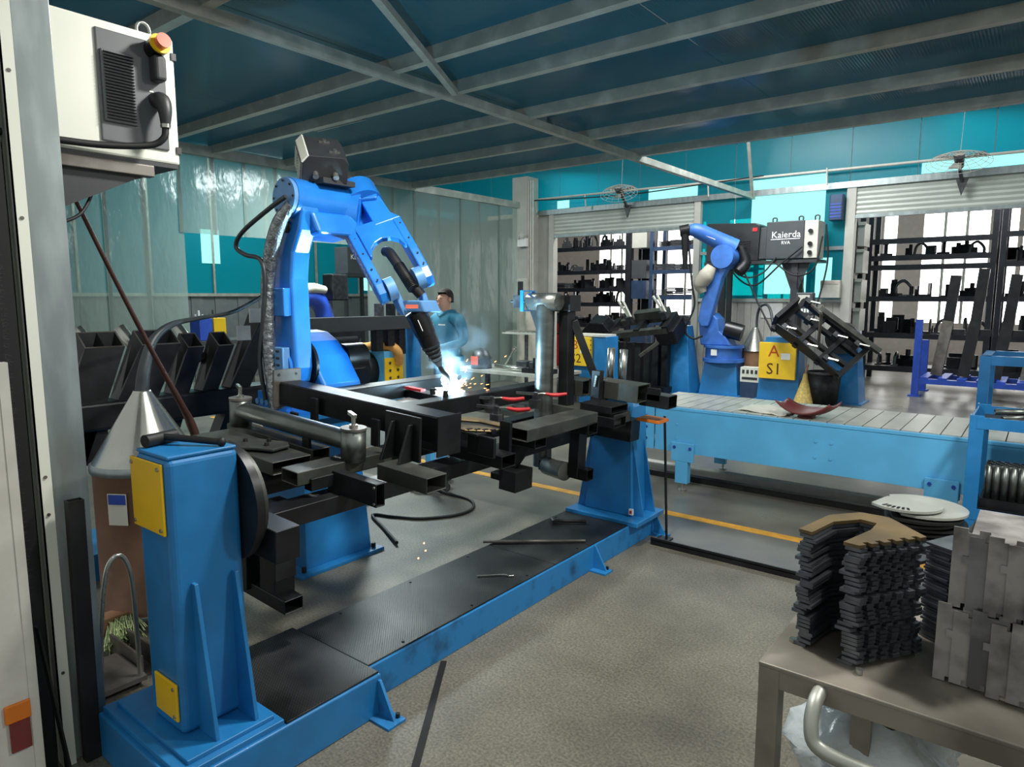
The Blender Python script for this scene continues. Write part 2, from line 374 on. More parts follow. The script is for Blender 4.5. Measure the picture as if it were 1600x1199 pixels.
# strip curtain on the left
curt = thing('wall_left', (-8.3, 6.5, 0), None, None, kind='structure')
MB().bx(-8.36, -8.26, 1.0, 10.75, 3.36, 3.48).build('header', 'beam_steel', curt)
seams = [2.02, 2.43, 2.83, 3.25, 3.67, 4.10, 4.52, 4.95, 5.40, 5.90, 6.42, 6.95, 7.46, 7.96, 8.51, 9.08, 9.56, 10.15, 10.66]
for i in range(len(seams)-1):
    y0, y1 = seams[i], seams[i+1]
    z0 = 2.42 if 4.05 <= y0 < 6.9 else 0.03
    m = MB(); n = 8; vs = []
    for k in range(n+1):
        t = k/n; y = y0 - 0.03 + (y1-y0+0.06)*t; x = -8.30 + 0.018*math.sin(t*math.pi) + (0.02 if i % 2 else 0)
        vs += [(x, y, z0), (x, y, 3.38)]
    m.add(vs, [(2*k, 2*k+2, 2*k+3, 2*k+1) for k in range(n)], True)
    m.build('curtain_strip', 'pvc_strip', curt)
    MB().bx(-8.288, -8.278, y0-0.014, y0+0.014, z0, 3.38).build('strip_seam', 'power_grey', curt)
# far left outer wall: siding below, teal sheets above
wl = thing('wall_far_left', (-13, 6, 0), None, None, kind='structure')
for k in range(60):
    y = 1.0 + k*0.24
    MB().bx(-13.06, -13.0 + (0.012 if k % 2 else 0), y, y+0.235, 0, 1.66).build('siding_panel', 'siding_dark', wl)
MB().bx(-13.05, -12.95, 1, 15.4, 1.66, 1.72).build('sill', 'beam_steel', wl)
for k in range(12):
    y = 1.0 + k*1.2
    MB().bx(-13.03, -13.0, y+0.02, y+1.18, 1.72, 5.8).build('teal_panel', 'teal_sheet', wl)
    MB().bx(-13.05, -12.96, y-0.02, y+0.02, 1.72, 5.8).build('mullion', 'beam_steel', wl)
for n_, (y0, y1, z0, z1) in enumerate(((6.78, 7.15, 2.30, 2.95), (10.6, 11.0, 1.80, 2.30), (12.55, 13.9, 3.75, 3.92)), 31):
    struct(MB().bx(-12.995, -12.985, y0, y1, z0, z1).build('window_%d' % n_, 'cyan_pane'))
# back wall at Y = 12.3
YB = 12.3
wb = thing('wall_back', (-4, YB, 0), None, None, kind='structure')
MB().bx(-9.35, -8.95, 11.9, 12.3, 0, 4.2).build('column', 'column_grey', wb)
MB().bx(-8.95, -8.52, YB, YB+0.12, 0, 3.4).build('pier', 'column_grey', wb)
for x0, x1 in ((-8.62, -8.5), (-5.32, -5.2), (-2.72, -2.58)):
    MB().bx(x0, x1, YB-0.06, YB+0.1, 0, 3.45).build('jamb', 'column_grey', wb)
MB().bx(-8.9, 4, YB-0.08, YB+0.02, 3.40, 3.50).build('wall_beam', 'galvanised', wb)
MB().bx(-5.2, -2.72, YB-0.04, YB+0.02, 1.56, 1.62).build('sill', 'shutter', wb)
MB().bx(-5.2, -2.72, YB-0.03, YB+0.01, 2.42, 2.48).build('rail', 'galvanised', wb)
for k in range(20):
    x = -5.2 + k*0.124
    MB().bx(x, x+0.118, YB, YB+0.05 + (0.01 if k % 2 else 0), 0, 1.56).build('siding_panel', 'siding_grey', wb)
for k in range(4):                                            # teal sheets between the doors
    x = -5.2 + k*0.62
    MB().bx(x+0.006, x+0.614, YB+0.02, YB+0.028, 1.62, 3.40).build('teal_panel', 'teal_sheet', wb)
for k in range(22):                                           # high teal sheets above the beam
    x = -16.0 + k*0.95
    MB().bx(x+0.005, x+0.945, YB+0.02, YB+0.03, 3.50, 6.2).build('teal_panel', 'teal_sheet', wb)
MB().bx(-16, -9.35, YB, YB+0.1, 0, 3.4).build('siding_panel', 'siding_dark', wb)
# roller shutters, rolled up to 3 m
for n, (x0, x1) in enumerate(((-8.5, -5.32), (-2.58, 3.0)), 1):
    d = thing('door_%d' % n, (x0, YB, 3.0), None, None, kind='structure')
    for k in range(6):
        z = 2.96 + k*0.075
        MB().prism([(x0, YB-0.02, z), (x0, YB-0.035, z+0.035), (x0, YB-0.02, z+0.072), (x0, YB+0.0, z+0.072), (x0, YB+0.0, z)], (x1-x0, 0, 0)).build('shutter_slat', 'shutter', d)
    MB().bx(x0, x1, YB-0.05, YB+0.02, 2.91, 2.965).build('bottom_rail', 'galvanised', d)
# sunlit panes of the back wall, high strip and between the doors
wn = 1
for x0, x1, z0, z1 in ((-8.45, -8.15, 3.52, 3.68), (-6.3, -5.3, 3.52, 3.72), (-4.28, -3.06, 2.85, 3.40), (-4.28, -3.06, 3.50, 3.68), (-1.7, 3.0, 3.52, 3.68), (-4.0, -3.3, 1.70, 2.42), (-3.15, -2.9, 1.64, 2.3)):
    o = MB().bx(x0, x1, YB+0.006, YB+0.016, z0, z1).build('window_%d' % wn, 'cyan_pane'); struct(o); wn += 1
# store room behind
ws = thing('wall_store', (-4, 20, 0), None, None, kind='structure')
MB().bx(-16, 5, 20.0, 20.2, 0, 1.0).build('wall_panel', 'cream_wall', ws)
MB().bx(-16, 5, 20.0, 20.2, 3.9, 6).build('wall_panel', 'cream_wall', ws)
WX = ((-12.0,-10.75), (-10.2,-8.3), (-7.6,-5.2), (-3.5,-3.2), (-2.62,-1.25), (-1.0,-0.7), (-0.6,-0.3), (-0.2,1.4))
e = -16
for x0, x1 in WX + ((5,5),):
    MB().bx(e, x0, 20.0, 20.2, 1.0, 3.9).build('wall_panel', 'cream_wall', ws); e = x1
k = wn
for x0, x1 in WX:
    o = MB().bx(x0, x1, 20.08, 20.1, 1.0, 3.9).build('window_%d' % k, 'daylight_pane'); struct(o); k += 1
    for q in (1/3, 2/3):
        x = x0 + (x1-x0)*q
        if x1-x0 > 1: MB().bx(x-0.03, x+0.03, 20.03, 20.07, 1.0, 3.9).build('mullion', 'beam_steel', o)
struct(MB().bx(-16, 5, 12.45, 20.2, 6.0, 6.1).build('ceiling_store', 'siding_dark'))
struct(MB().bx(-14.2, -14.1, 12.4, 20, 0, 6.0).build('wall_store_side', 'cream_wall'))
# ================================================================ welding positioner in front
def bolt(parent, p, d=(0,0,1), r=0.009, h=0.010, m='dark_plate', name='bolt'):
    p = Vector(p); d = Vector(d).normalized()
    return MB().cyl(p, p+d*h, r, n=6).build(name, m, parent)
pos = thing('welding_positioner', (-2.3, 2.5, 0), 'long blue welding positioner with black tread deck and two upright pedestals', 'positioner')
b = MB().bx(-2.57,-2.065,1.6,4.25,0.0,0.012).bx(-2.075,-2.06,1.6,4.25,0.0,0.15).bx(-2.57,-2.555,1.6,4.25,0.0,0.15).bx(-2.57,-2.06,4.24,4.255,0,0.15).bx(-2.55,-2.08,1.6,4.24,0.10,0.146)
b.build('base_beam', 'paint_blue_worn', pos, 0.004)
MB().bx(-2.565,-1.965,0.86,1.66,0.0,0.17).build('base_block', 'paint_blue', pos, 0.006)
MB().bx(-2.555,-1.975,1.24,1.655,0.17,0.178).build('deck_plate', 'checker_plate', pos, 0.002)
MB().bx(-2.56,-2.07,1.68,3.02,0.150,0.158).build('deck_plate', 'checker_plate', pos, 0.002)
MB().bx(-2.56,-2.07,3.025,3.86,0.150,0.158).build('deck_plate', 'checker_plate', pos, 0.002)
for y in (1.9, 2.35, 2.8, 3.3, 3.7):
    for x in (-2.53, -2.10): bolt(pos, (x, y, 0.158), h=0.004, r=0.007)
MB().bx(-2.56,-1.98,0.875,1.235,0.17,0.19).build('base_plate', 'paint_blue', pos, 0.003)
MB().bx(-2.53,-2.01,0.91,1.215,0.19,0.205).build('base_plate', 'paint_blue', pos, 0.003)
col = MB().bx(-2.36,-2.135,0.96,1.205,0.205,1.14).build('pedestal', 'paint_blue', pos, 0.022, 4)
MB().bx(-2.355,-2.14,0.965,1.20,1.138,1.15).build('pedestal_cap', 'paint_blue', pos, 0.004)
for y in (1.015, 1.155):
    MB().prism([(-2.14,y,0.205),(-2.03,y,0.205),(-2.03,y,0.215),(-2.112,y,0.72),(-2.14,y,0.72)], (0,0.014,0)).build('gusset', 'paint_blue', pos, 0.002)
pl = MB().bx(-2.372,-2.155,0.950,0.959,0.89,1.125).build('cover_plate', 'yellow', pos, 0.003)
for x in (-2.355,-2.172):
    for z in (0.908,1.108): bolt(pl, (x,0.950,z), (0,-1,0), 0.007, 0.005, 'bright_steel')
pl = MB().bx(-2.300,-2.150,0.950,0.959,0.255,0.385).build('cover_plate', 'yellow', pos, 0.003)
for z in (0.272,0.368): bolt(pl, (-2.165,0.950,z), (0,-1,0), 0.006, 0.005, 'bright_steel')
# tail pedestal
MB().bx(-2.56,-2.0,3.86,4.26,0.150,0.18).build('base_plate', 'paint_blue', pos, 0.003)
MB().add([(-2.47,3.97,0.18),(-2.10,3.97,0.18),(-2.10,4.2,0.18),(-2.47,4.2,0.18),(-2.40,3.99,0.92),(-2.13,3.99,0.92),(-2.13,4.2,0.92),(-2.40,4.2,0.92)],
         [(0,3,2,1),(4,5,6,7),(0,1,5,4),(1,2,6,5),(2,3,7,6),(3,0,4,7)]).build('tail_pedestal', 'paint_blue', pos, 0.006)
for sx in (-1, 1):
    xa = -2.285 + sx*0.165
    for y in (4.0, 4.16):
        MB().prism([(xa,y,0.18),(-2.285+sx*0.26,y,0.18),(-2.285+sx*0.255,y,0.2),(-2.285+sx*0.16,y,0.72),(xa-sx*0.03,y,0.72)], (0,0.012,0)).build('gusset', 'paint_blue', pos)
MB().cyl((-2.25,3.92,0.93),(-2.25,3.995,0.93),0.13,n=28).build('bearing_housing', 'paint_blue', pos)
MB().bx(-2.115,-2.085,3.955,3.97,0.195,0.235).build('warning_label', 'white', pos)
o = MB().bx(-2.108,-2.092,3.953,3.956,0.205,0.225).build('warning_mark', 'red', pos)
for x, y in ((-1.965,1.64), (-2.06,3.42), (-2.06,4.22)):
    g = MB().prism([(x,y,0.01),(x+0.09,y,0.01),(x+0.012,y,0.15),(x,y,0.15)], (0,0.012,0)); g.bx(x,x+0.11,y-0.045,y+0.045,0,0.010)
    f = g.build('anchor_foot', 'paint_blue_worn', pos); bolt(f, (x+0.08,y+0.03,0.01), h=0.018)
MB().cyl((-2.25,1.205,0.93),(-2.25,1.235,0.93),0.215,n=40).build('face_plate', 'black_steel', pos, 0.004)
MB().cyl((-2.25,1.235,0.93),(-2.25,1.262,0.93),0.19,n=40).build('face_ring', 'black_steel_lit', pos, 0.003)

# ================================================================ fixture turned a few degrees about the positioner axis
FM = Matrix.Translation((-2.25,0,0.95)) @ Matrix.Rotation(R(3.0), 4, 'Y') @ Matrix.Translation((2.25,0,-0.95))
fx = thing('welding_fixture', (-2.25,2.5,0.93), 'black steel welding fixture frame held between the two blue pedestals', 'fixture')
def F(): return MB(FM)
def fpart(mb, name, m='black_steel', bevel=0.0025, par=None): return mb.build(name, m, par or fx, bevel, 1)
fpart(F().bx(-2.44,-2.32,1.262,3.92,0.72,0.80), 'main_rail')
fpart(F().bx(-2.74,-2.64,1.45,3.80,0.76,0.84), 'main_rail')
fpart(F().bx(-2.72,-2.02,1.262,1.36,0.74,0.86), 'end_beam')
fpart(F().bx(-2.72,-2.02,3.80,3.92,0.74,0.88), 'end_beam')
fpart(F().rhs((-3.30,1.72,0.885),(-2.60,1.72,0.885),0.20,0.06,0.005), 'cross_tube', 'black_steel_lit')
fpart(F().rhs((-3.42,1.92,0.885),(-2.66,1.92,0.885),0.10,0.06,0.005), 'cross_tube', 'black_steel_lit')
p = fpart(F().prism([(-3.0,1.50,0.925),(-2.80,1.66,0.925),(-2.72,1.70,0.925),(-2.74,1.80,0.925),(-2.80,1.83,0.925),(-3.10,1.70,0.925)], (0,0,0.012)), 'bracket_plate', 'black_steel_lit')
for q in ((-2.80,1.72),(-2.86,1.77),(-2.93,1.69)): bolt(p, FM @ Vector((*q,0.937)), r=0.012, h=0.014)
fpart(F().rhs((-2.445,1.60,0.89),(-2.445,2.12,0.89),0.115,0.06,0.005), 'side_tube', 'black_steel_lit')
fpart(F().rhs((-2.40,1.66,0.855),(-2.40,1.86,0.855),0.05,0.055,0.004), 'stub_tube')
p = fpart(F().rhs((-2.42,1.80,0.845),(-2.10,1.80,0.845),0.05,0.10,0.005), 'stub_channel')
for z in (0.81,0.88): bolt(p, FM @ Vector((-2.11,1.774,z)), (0,-1,0), 0.006, 0.004, 'bright_steel')
fpart(F().rhs((-2.27,1.985,0.885),(-1.96,1.985,0.885),0.12,0.07,0.006), 'cross_tube', 'black_steel_lit')
v = fpart(F().bx(-2.375,-2.145,2.06,2.075,0.92,1.125), 'stop_plate')
for x in (-2.315,-2.20):
    fpart(F().prism([(x,2.06,0.92),(x,1.975,0.92),(x,2.04,1.09),(x,2.06,1.09)], (0.014,0,0)), 'rib', par=v)
for x, y, z0, z1 in ((-2.98,1.99,0.915,1.03),(-2.72,1.88,0.915,1.02),(-2.52,2.13,0.915,1.05),(-3.02,2.14,0.9,1.08)):
    fpart(F().bx(x-0.028,x+0.028,y-0.008,y+0.008,z0,z1), 'locating_plate')
# right hand end of the fixture
fpart(F().rhs((-2.085,2.68,0.965),(-2.085,3.36,0.965),0.15,0.065,0.006), 'side_tube', 'black_steel_lit')
fpart(F().rhs((-2.18,2.80,0.91),(-2.01,2.80,0.91),0.10,0.05,0.004), 'stub_tube')
fpart(F().rhs((-2.20,3.30,0.91),(-2.00,3.30,0.91),0.10,0.065,0.004), 'stub_tube')
fpart(F().rhs((-2.62,2.55,0.86),(-2.02,2.55,0.86),0.11,0.065,0.005), 'cross_tube')
fpart(F().bx(-2.20,-2.03,2.44,2.46,0.89,0.99), 'locating_plate')
fpart(F().bx(-2.13,-2.06,2.60,2.62,0.89,1.04), 'locating_plate')
fpart(F().bx(-2.42,-2.12,2.42,2.66,0.985,0.998), 'locating_plate', 'dark_plate')
p = fpart(F().prism([(-2.42,2.44,1.0),(-2.20,2.42,1.0),(-2.10,2.50,1.0),(-2.10,2.56,1.0),(-2.20,2.55,1.0),(-2.28,2.50,1.0),(-2.40,2.56,1.0),(-2.28,2.62,1.0),(-2.12,2.62,1.0),(-2.12,2.68,1.0),(-2.36,2.68,1.0),(-2.46,2.56,1.0)], (0,0,0.008)), 'toothed_plate', 'rusty_plate')
for q in range(4): fpart(F().bx(-2.20+q*0.03,-2.185+q*0.03,2.43+q*0.024,2.46+q*0.024,0.99,1.012), 'tooth', 'black_steel', 0, p)
# hanging legs and lower brackets
fpart(F().bx(-2.74,-2.62,1.50,1.60,0.36,0.78), 'hanging_leg')
fpart(F().bx(-2.55,-2.44,1.52,1.62,0.36,0.78), 'hanging_leg')
fpart(F().bx(-2.40,-2.34,1.46,1.56,0.50,0.78), 'hanging_leg')
fpart(F().rhs((-2.82,1.56,0.36),(-2.36,1.56,0.36),0.09,0.06,0.005), 'lower_tube')
MB(FM).cyl((-2.56,1.42,0.64),(-2.56,1.42,0.80),0.035,n=14).build('air_cylinder', 'dark_plate', fx)
bolt(fx, FM @ Vector((-2.56,1.42,0.80)), r=0.026, h=0.02, m='bright_steel')
MB(FM).bx(-2.46,-2.43,1.495,1.50,0.66,0.70).build('data_plate', 'bright_steel', fx)
fpart(F().rhs((-2.16,3.40,0.90),(-2.16,3.40,0.58),0.09,0.07,0.005), 'hanging_leg')
fpart(F().rhs((-2.42,3.40,0.60),(-2.06,3.40,0.60),0.07,0.07,0.005), 'lower_tube')
fpart(F().prism([(-2.36,2.96,0.86),(-2.20,2.96,0.86),(-2.20,2.96,0.82),(-2.31,2.96,0.66),(-2.36,2.96,0.58)], (0,0.03,0)), 'lower_bracket')
fpart(F().bx(-2.36,-2.24,2.90,3.06,0.56,0.68), 'lower_block')
fpart(F().bx(-2.44,-2.36,2.92,3.00,0.60,0.64), 'clamp_jaw')
# tail end of the fixture
fpart(F().rhs((-2.50,3.72,1.065),(-2.30,3.72,1.065),0.16,0.10,0.006), 'tail_tube', 'black_steel_lit')
fpart(F().rhs((-2.28,3.76,1.075),(-1.93,3.76,1.075),0.16,0.11,0.006), 'tail_tube', 'black_steel_lit')
fpart(F().bx(-2.215,-2.155,3.60,3.65,0.94,1.20), 'locating_post')
MB(FM).bar((-2.185,3.595,1.10),(-2.175,3.595,1.17),0.012).build('latch', 'bright_steel', fx)
fpart(F().bx(-2.46,-1.98,3.50,3.70,0.90,0.965), 'tail_plate', 'black_steel_lit')
fpart(F().rhs((-2.20,3.56,0.995),(-1.98,3.56,0.995),0.20,0.045,0.005), 'stub_tube')
fpart(F().rhs((-2.10,3.52,0.925),(-1.95,3.52,0.925),0.14,0.06,0.004), 'stub_tube')
fpart(F().rhs((-1.98,3.86,1.03),(-1.78,3.86,1.03),0.12,0.08,0.005), 'stub_tube')
fpart(F().bx(-1.93,-1.84,3.80,3.812,1.03,1.11), 'locating_plate')
fpart(F().bx(-2.02,-1.86,3.86,4.0,0.875,0.895), 'limit_bracket', 'orange')
for x in (-2.335,-2.24):
    MB(FM).pipe((x,4.04,1.08),(x,4.04,1.30),0.026,n=18).build('guide_pin', 'bright_steel', fx)
fpart(F().bx(-2.36,-2.21,3.92,4.08,1.06,1.08), 'pin_plate')
# toggle clamps with red grips
for x, y, a, z in ((-2.50,2.98,0.5,1.02),(-2.36,2.86,0.35,1.0),(-2.42,3.30,0.55,1.02)):
    c = MB(FM).bx(x-0.03,x+0.03,y-0.025,y+0.025,z-0.05,z).bx(x-0.016,x+0.016,y-0.012,y+0.012,z,z+0.045).build('toggle_clamp', 'part_grey', fx)
    d = Vector((math.cos(a), math.sin(a), 0.0)); q = Vector((x,y,z+0.035))
    MB(FM).bar(q-d*0.12, q, 0.016).build('clamp_arm', 'part_grey', c)
    MB(FM).sweep([q, q+d*0.05+Vector((0,0,0.006)), q+d*0.08], 0.006).build('handle_rod', 'bright_steel', c)
    MB(FM).sweep([q+d*0.06+Vector((0,0,0.004)), q+d*0.12+Vector((0,0,0.0)), q+d*0.19+Vector((0,0,0.012))], [0.009,0.013,0.010]).build('red_grip', 'red', c)

# ================================================================ the welded frame clamped in the fixture
wp = thing('steel_frame_workpiece', (-2.7,2.6,1.0), 'black box-section steel frame clamped in the fixture under the welding torch', 'workpiece')
fpart(F().bx(-3.38,-2.13,2.165,2.30,0.985,1.115), 'main_beam', 'black_steel', 0.006, wp)
fpart(F().bx(-2.135,-2.125,2.155,2.31,0.93,1.12), 'end_cap', 'black_steel', 0.002, wp)
p = fpart(F().bx(-3.395,-3.38,2.13,2.31,0.97,1.185), 'bolt_plate', 'raw_steel', 0.004, wp)
for y in (2.165,2.275): bolt(p, FM @ Vector((-3.38,y,1.155)), (1,0,0), 0.008, 0.004, 'black_plastic')
fpart(F().bx(-3.20,-3.08,2.30,3.36,0.99,1.085), 'side_beam', 'black_steel', 0.005, wp)
fpart(F().bx(-2.66,-2.56,2.30,3.60,0.975,1.075), 'side_beam', 'black_steel', 0.005, wp)
fpart(F().bx(-3.08,-2.66,2.84,2.94,0.96,1.04), 'cross_beam', 'black_steel', 0.005, wp)
fpart(F().bx(-2.56,-2.548,3.56,3.61,0.975,1.10), 'gusset', 'black_steel', 0.001, wp)
fpart(F().bx(-3.0,-2.72,2.50,2.80,1.0,1.008), 'backing_plate', 'alu_plate', 0.001, wp)
for x in (-2.72,-2.62): bolt(wp, FM @ Vector((x,2.72,1.075)), r=0.016, h=0.035)
fpart(F().bx(-3.06,-2.92,2.82,2.86,1.05,1.065), 'marked_plate', 'red', 0, wp)
ax = thing('axle_tube_workpiece', (-2.9,1.9,0.95), 'round grey steel tube with two bolted end sleeves lying on the fixture', 'workpiece')
MB(FM).cyl((-3.30,1.90,1.0),(-2.40,1.90,1.0),0.046,n=24,cap=False).build('tube', 'tube_steel', ax)
for x in (-3.33,-2.40):
    s = MB(FM).pipe((x,1.90,0.915),(x,1.90,1.055),0.056,0.006,24).build('sleeve', 'tube_steel', ax)
    MB(FM).cyl((x,1.90,1.055),(x,1.90,1.066),0.058,n=24).build('sleeve_cap', 'raw_steel', s)
    MB(FM).cyl((x,1.90,1.066),(x,1.90,1.12),0.010,n=10).cyl((x,1.90,1.066),(x,1.90,1.078),0.02,n=6).bar((x-0.03,1.90,1.128),(x+0.035,1.88,1.122),0.016).build('t_bolt', 'bright_steel', s)
# upright tee tube at the tail end
te = thing('upright_tee_workpiece', (-2.45,3.45,0.6), 'tall round steel tube with a cross tube on top rising behind the fixture', 'workpiece')
MB().cyl((-2.47,3.45,0.58),(-2.45,3.45,1.60),0.058,n=24).build('upright_tube', 'tube_steel', te)
MB().pipe((-2.57,3.45,1.62),(-2.35,3.45,1.62),0.055,0.006,24).build('cross_tube', 'bright_steel', te)
MB().cyl((-2.352,3.45,1.62),(-2.345,3.45,1.62),0.05,n=24).build('tube_plug', 'tube_steel', te)
MB().rhs((-2.60,3.45,1.625),(-2.575,3.45,1.625),0.13,0.13,0.008).build('end_flange', 'paint_blue', te)
MB().cyl((-2.40,3.40,0.60),(-2.22,3.34,0.60),0.055,n=20).build('lower_cross_tube', 'tube_steel', te)
MB().bx(-2.40,-2.33,3.52,3.60,0.9,1.56).build('square_post', 'black_steel', te, 0.004)
MB().bx(-2.46,-2.30,3.50,3.62,1.56,1.66).build('top_block', 'black_steel', te, 0.004)
MB().bar((-2.34,3.60,1.50),(-2.16,3.72,0.95),0.06,0.05).build('diagonal_brace', 'black_steel', te, 0.003)
MB().prism([(-2.60,3.49,1.56),(-2.50,3.49,1.56),(-2.49,3.49,1.10),(-2.53,3.49,1.20),(-2.50,3.49,1.32)], (0,0.014,0)).build('side_gusset', 'dark_plate', te)
MB().cyl((-2.72,3.45,1.62),(-2.60,3.45,1.62),0.008,n=8).bx(-2.69,-2.63,3.43,3.47,1.58,1.66).build('clamp_screw', 'part_grey', te)

# things lying on the positioner
o = thing('tee_tool', (-2.3,1.1,1.15), 'dark steel tee-shaped bar tool lying on the front pedestal top', 'tool')
MB().cyl((-2.33,0.985,1.172),(-2.36,1.10,1.172),0.022,n=16).build('head', 'dark_plate', o)
MB().cyl((-2.345,1.045,1.178),(-2.155,1.16,1.164),0.012,n=12).build('shaft', 'dark_plate', o)
MB().ball((-2.158,1.158,1.164),0.0155,10).build('tip', 'dark_plate', o)
o = MB().sweep([(-2.60,3.02,0.168),(-2.12,3.42,0.168)],0.009,8,sub=1).build('steel_rod', 'raw_steel'); tag(o, 'thin steel rod lying diagonally across the far end of the tread deck', 'rod')
o = MB().sweep([(-2.30,2.62,0.164),(-2.20,2.72,0.164),(-2.165,2.72,0.164),(-2.15,2.745,0.164)],0.004,6,sub=2).build('hex_key', 'bright_steel'); tag(o, 'small bent hex key lying on the tread deck', 'hex key')
o = thing('tee_wrench', (-2.40,3.66,0.17), 'short dark T-shaped wrench lying near the tail pedestal', 'wrench')
MB().cyl((-2.48,3.60,0.172),(-2.30,3.72,0.172),0.011,n=10).build('shaft', 'dark_plate', o)
MB().cyl((-2.51,3.62,0.174),(-2.46,3.575,0.174),0.013,n=10).build('handle', 'dark_plate', o)
o = thing('limit_pole', (-1.93,4.16,0), 'thin black upright pole standing beside the tail pedestal', 'pole')
MB().cyl((-1.93,4.16,0.0),(-1.96,4.14,0.86),0.009,n=8).build('pole', 'black_plastic', o)
MB().bx(-1.99,-1.90,4.12,4.20,0,0.012).build('foot', 'black_steel', o)
# ================================================================ main welding robot
rb = thing('welding_robot', (-3.63,2.53,0), 'large blue six-axis welding robot on a blue pedestal, torch at the glowing arc', 'robot')
def frus(mb, b, t): # 4 bottom pts, 4 top pts
    return mb.add(list(b)+list(t), [(0,3,2,1),(4,5,6,7),(0,1,5,4),(1,2,6,5),(2,3,7,6),(3,0,4,7)])
frus(MB(), [(-3.88,2.30,0.02),(-3.38,2.30,0.02),(-3.38,2.80,0.02),(-3.88,2.80,0.02)], [(-3.84,2.34,0.92),(-3.42,2.34,0.92),(-3.42,2.74,0.92),(-3.84,2.74,0.92)]).build('pedestal', 'paint_blue', rb, 0.006)
bp = MB().bx(-3.95,-3.31,2.22,2.85,0,0.022).build('base_plate', 'paint_blue', rb, 0.003)
for x in (-3.36,-3.90):
    for y in (2.27,2.80): bolt(bp, (x,y,0.022), r=0.016, h=0.03)
MB().bx(-3.90,-3.38,2.28,2.80,0.92,0.945).build('pedestal_top', 'paint_blue', rb, 0.003)
MB().cyl((-3.63,2.53,0.945),(-3.63,2.53,1.09),0.20,0.19,n=32).cyl((-3.63,2.53,0.945),(-3.63,2.53,0.965),0.23,n=32).build('swivel_base', 'robot_blue', rb, 0.004)
cp = MB().bx(-3.72,-3.55,2.24,2.36,0.965,1.09).build('connector_panel', 'robot_blue', rb, 0.004)
for k in range(3): MB().cyl((-3.69+k*0.05,2.24,1.03),(-3.69+k*0.05,2.215,1.03),0.018,n=10).build('connector', 'robot_blue_pale', cp)
# swivelling shoulder housing with its curved front
prof = [(-3.84,1.09),(-3.30,1.09),(-3.315,1.14),(-3.36,1.20),(-3.43,1.30),(-3.52,1.38),(-3.62,1.43),(-3.72,1.44),(-3.80,1.40),(-3.85,1.25)]
MB().prism([(x,2.42,z) for x,z in prof], (0,0.28,0)).build('shoulder_housing', 'robot_blue', rb, 0.02, 3)
MB().cyl((-3.50,2.405,1.25),(-3.50,2.425,1.25),0.15,n=32).build('shoulder_seal', 'black_plastic', rb)
MB().cyl((-3.50,2.70,1.27),(-3.50,2.86,1.27),0.085,n=24).build('shoulder_motor', 'black_plastic', rb, 0.008)
# lower arm
ys0, ys1 = 2.27, 2.405
la = [(-3.62,1.24),(-3.60,1.16),(-3.54,1.11),(-3.46,1.11),(-3.40,1.16),(-3.375,1.24),(-3.38,1.45),(-3.385,1.75),(-3.36,1.90),(-3.29,2.02),(-3.26,2.12),(-3.26,2.24),(-3.42,2.26),(-3.47,2.16),(-3.51,2.05),(-3.55,1.90),(-3.57,1.72),(-3.59,1.45)]
MB().prism([(x,ys0+0.01,z) for x,z in la], (0,0.12,0)).build('lower_arm', 'robot_blue', rb, 0.018, 3)
MB().bx(-3.62,-3.40,2.235,2.30,1.54,1.70).build('arm_bracket', 'robot_blue', rb, 0.006)
MB().cyl((-3.50,2.262,1.24),(-3.50,2.282,1.24),0.10,n=28).build('joint_cover', 'robot_blue', rb, 0.005)
jc = MB().bx(-3.57,-3.42,2.225,2.275,1.16,1.36).build('cable_block', 'robot_blue_pale', rb, 0.004)
for k in range(5): bolt(jc, (-3.46,2.225,1.18+k*0.04), (0,-1,0), 0.008, 0.012)
MB().cyl((-3.40,2.27,2.04),(-3.40,2.275,2.04),0.035,n=20).build('arm_pocket', 'black_plastic', rb)
# elbow casting
ec = MB().cyl((-3.36,2.26,2.195),(-3.36,2.62,2.185),0.112,n=36).build('elbow_casting', 'robot_blue', rb, 0.010, 3)
MB().cyl((-3.36,2.235,2.196),(-3.36,2.262,2.195),0.106,n=36).build('elbow_cap', 'robot_blue_pale', ec, 0.006)
for k in range(8):
    a = k*math.pi/4; bolt(ec, (-3.36+0.09*math.cos(a),2.235,2.195+0.09*math.sin(a)), (0,-1,0), 0.007, 0.005)
frus(MB(), [(-3.46,2.36,1.98),(-3.22,2.36,2.0),(-3.20,2.62,2.0),(-3.44,2.62,1.97)], [(-3.46,2.33,2.15),(-3.25,2.33,2.12),(-3.24,2.66,2.12),(-3.46,2.66,2.15)]).build('elbow_motor', 'robot_blue', rb, 0.02, 3)
# forearm frame : axis A, broad face normal N, width along Y
E0 = Vector((-3.35,2.745,2.225)); W0 = Vector((-2.86,2.70,1.672)); A = (W0-E0).normalized(); Nn = A.cross(Vector((0,1,0))).normalized(); L = (W0-E0).length
if Nn.z < 0: Nn = -Nn
ROLL = R(36); W_ = Nn.cross(A); W_ = W_ if W_.y > 0 else -W_; Wd = W_*math.cos(ROLL) + Nn*math.sin(ROLL); Nn = Nn*math.cos(ROLL) - W_*math.sin(ROLL)
def fa(l, yy, nn): return E0 + A*l + Wd*(yy*1.14) + Nn*nn
MB().cyl(fa(0.04,-0.10,0.0), fa(0.10,-0.02,0.0), 0.135, 0.13, 32).build('forearm_flange', 'robot_blue', rb, 0.006)
MB().cyl(fa(-0.06,-0.0,0.01), fa(0.06,0.0,0.01), 0.135, n=32).build('forearm_ring', 'robot_blue', rb, 0.006)
MB().prism([fa(-0.04,-0.02,0.04),fa(-0.05,0.06,0.04),fa(0.03,0.10,0.04),fa(0.09,0.08,0.04),fa(0.06,-0.01,0.04)], Nn*0.045).build('motor_cover', 'robot_blue', rb, 0.01)
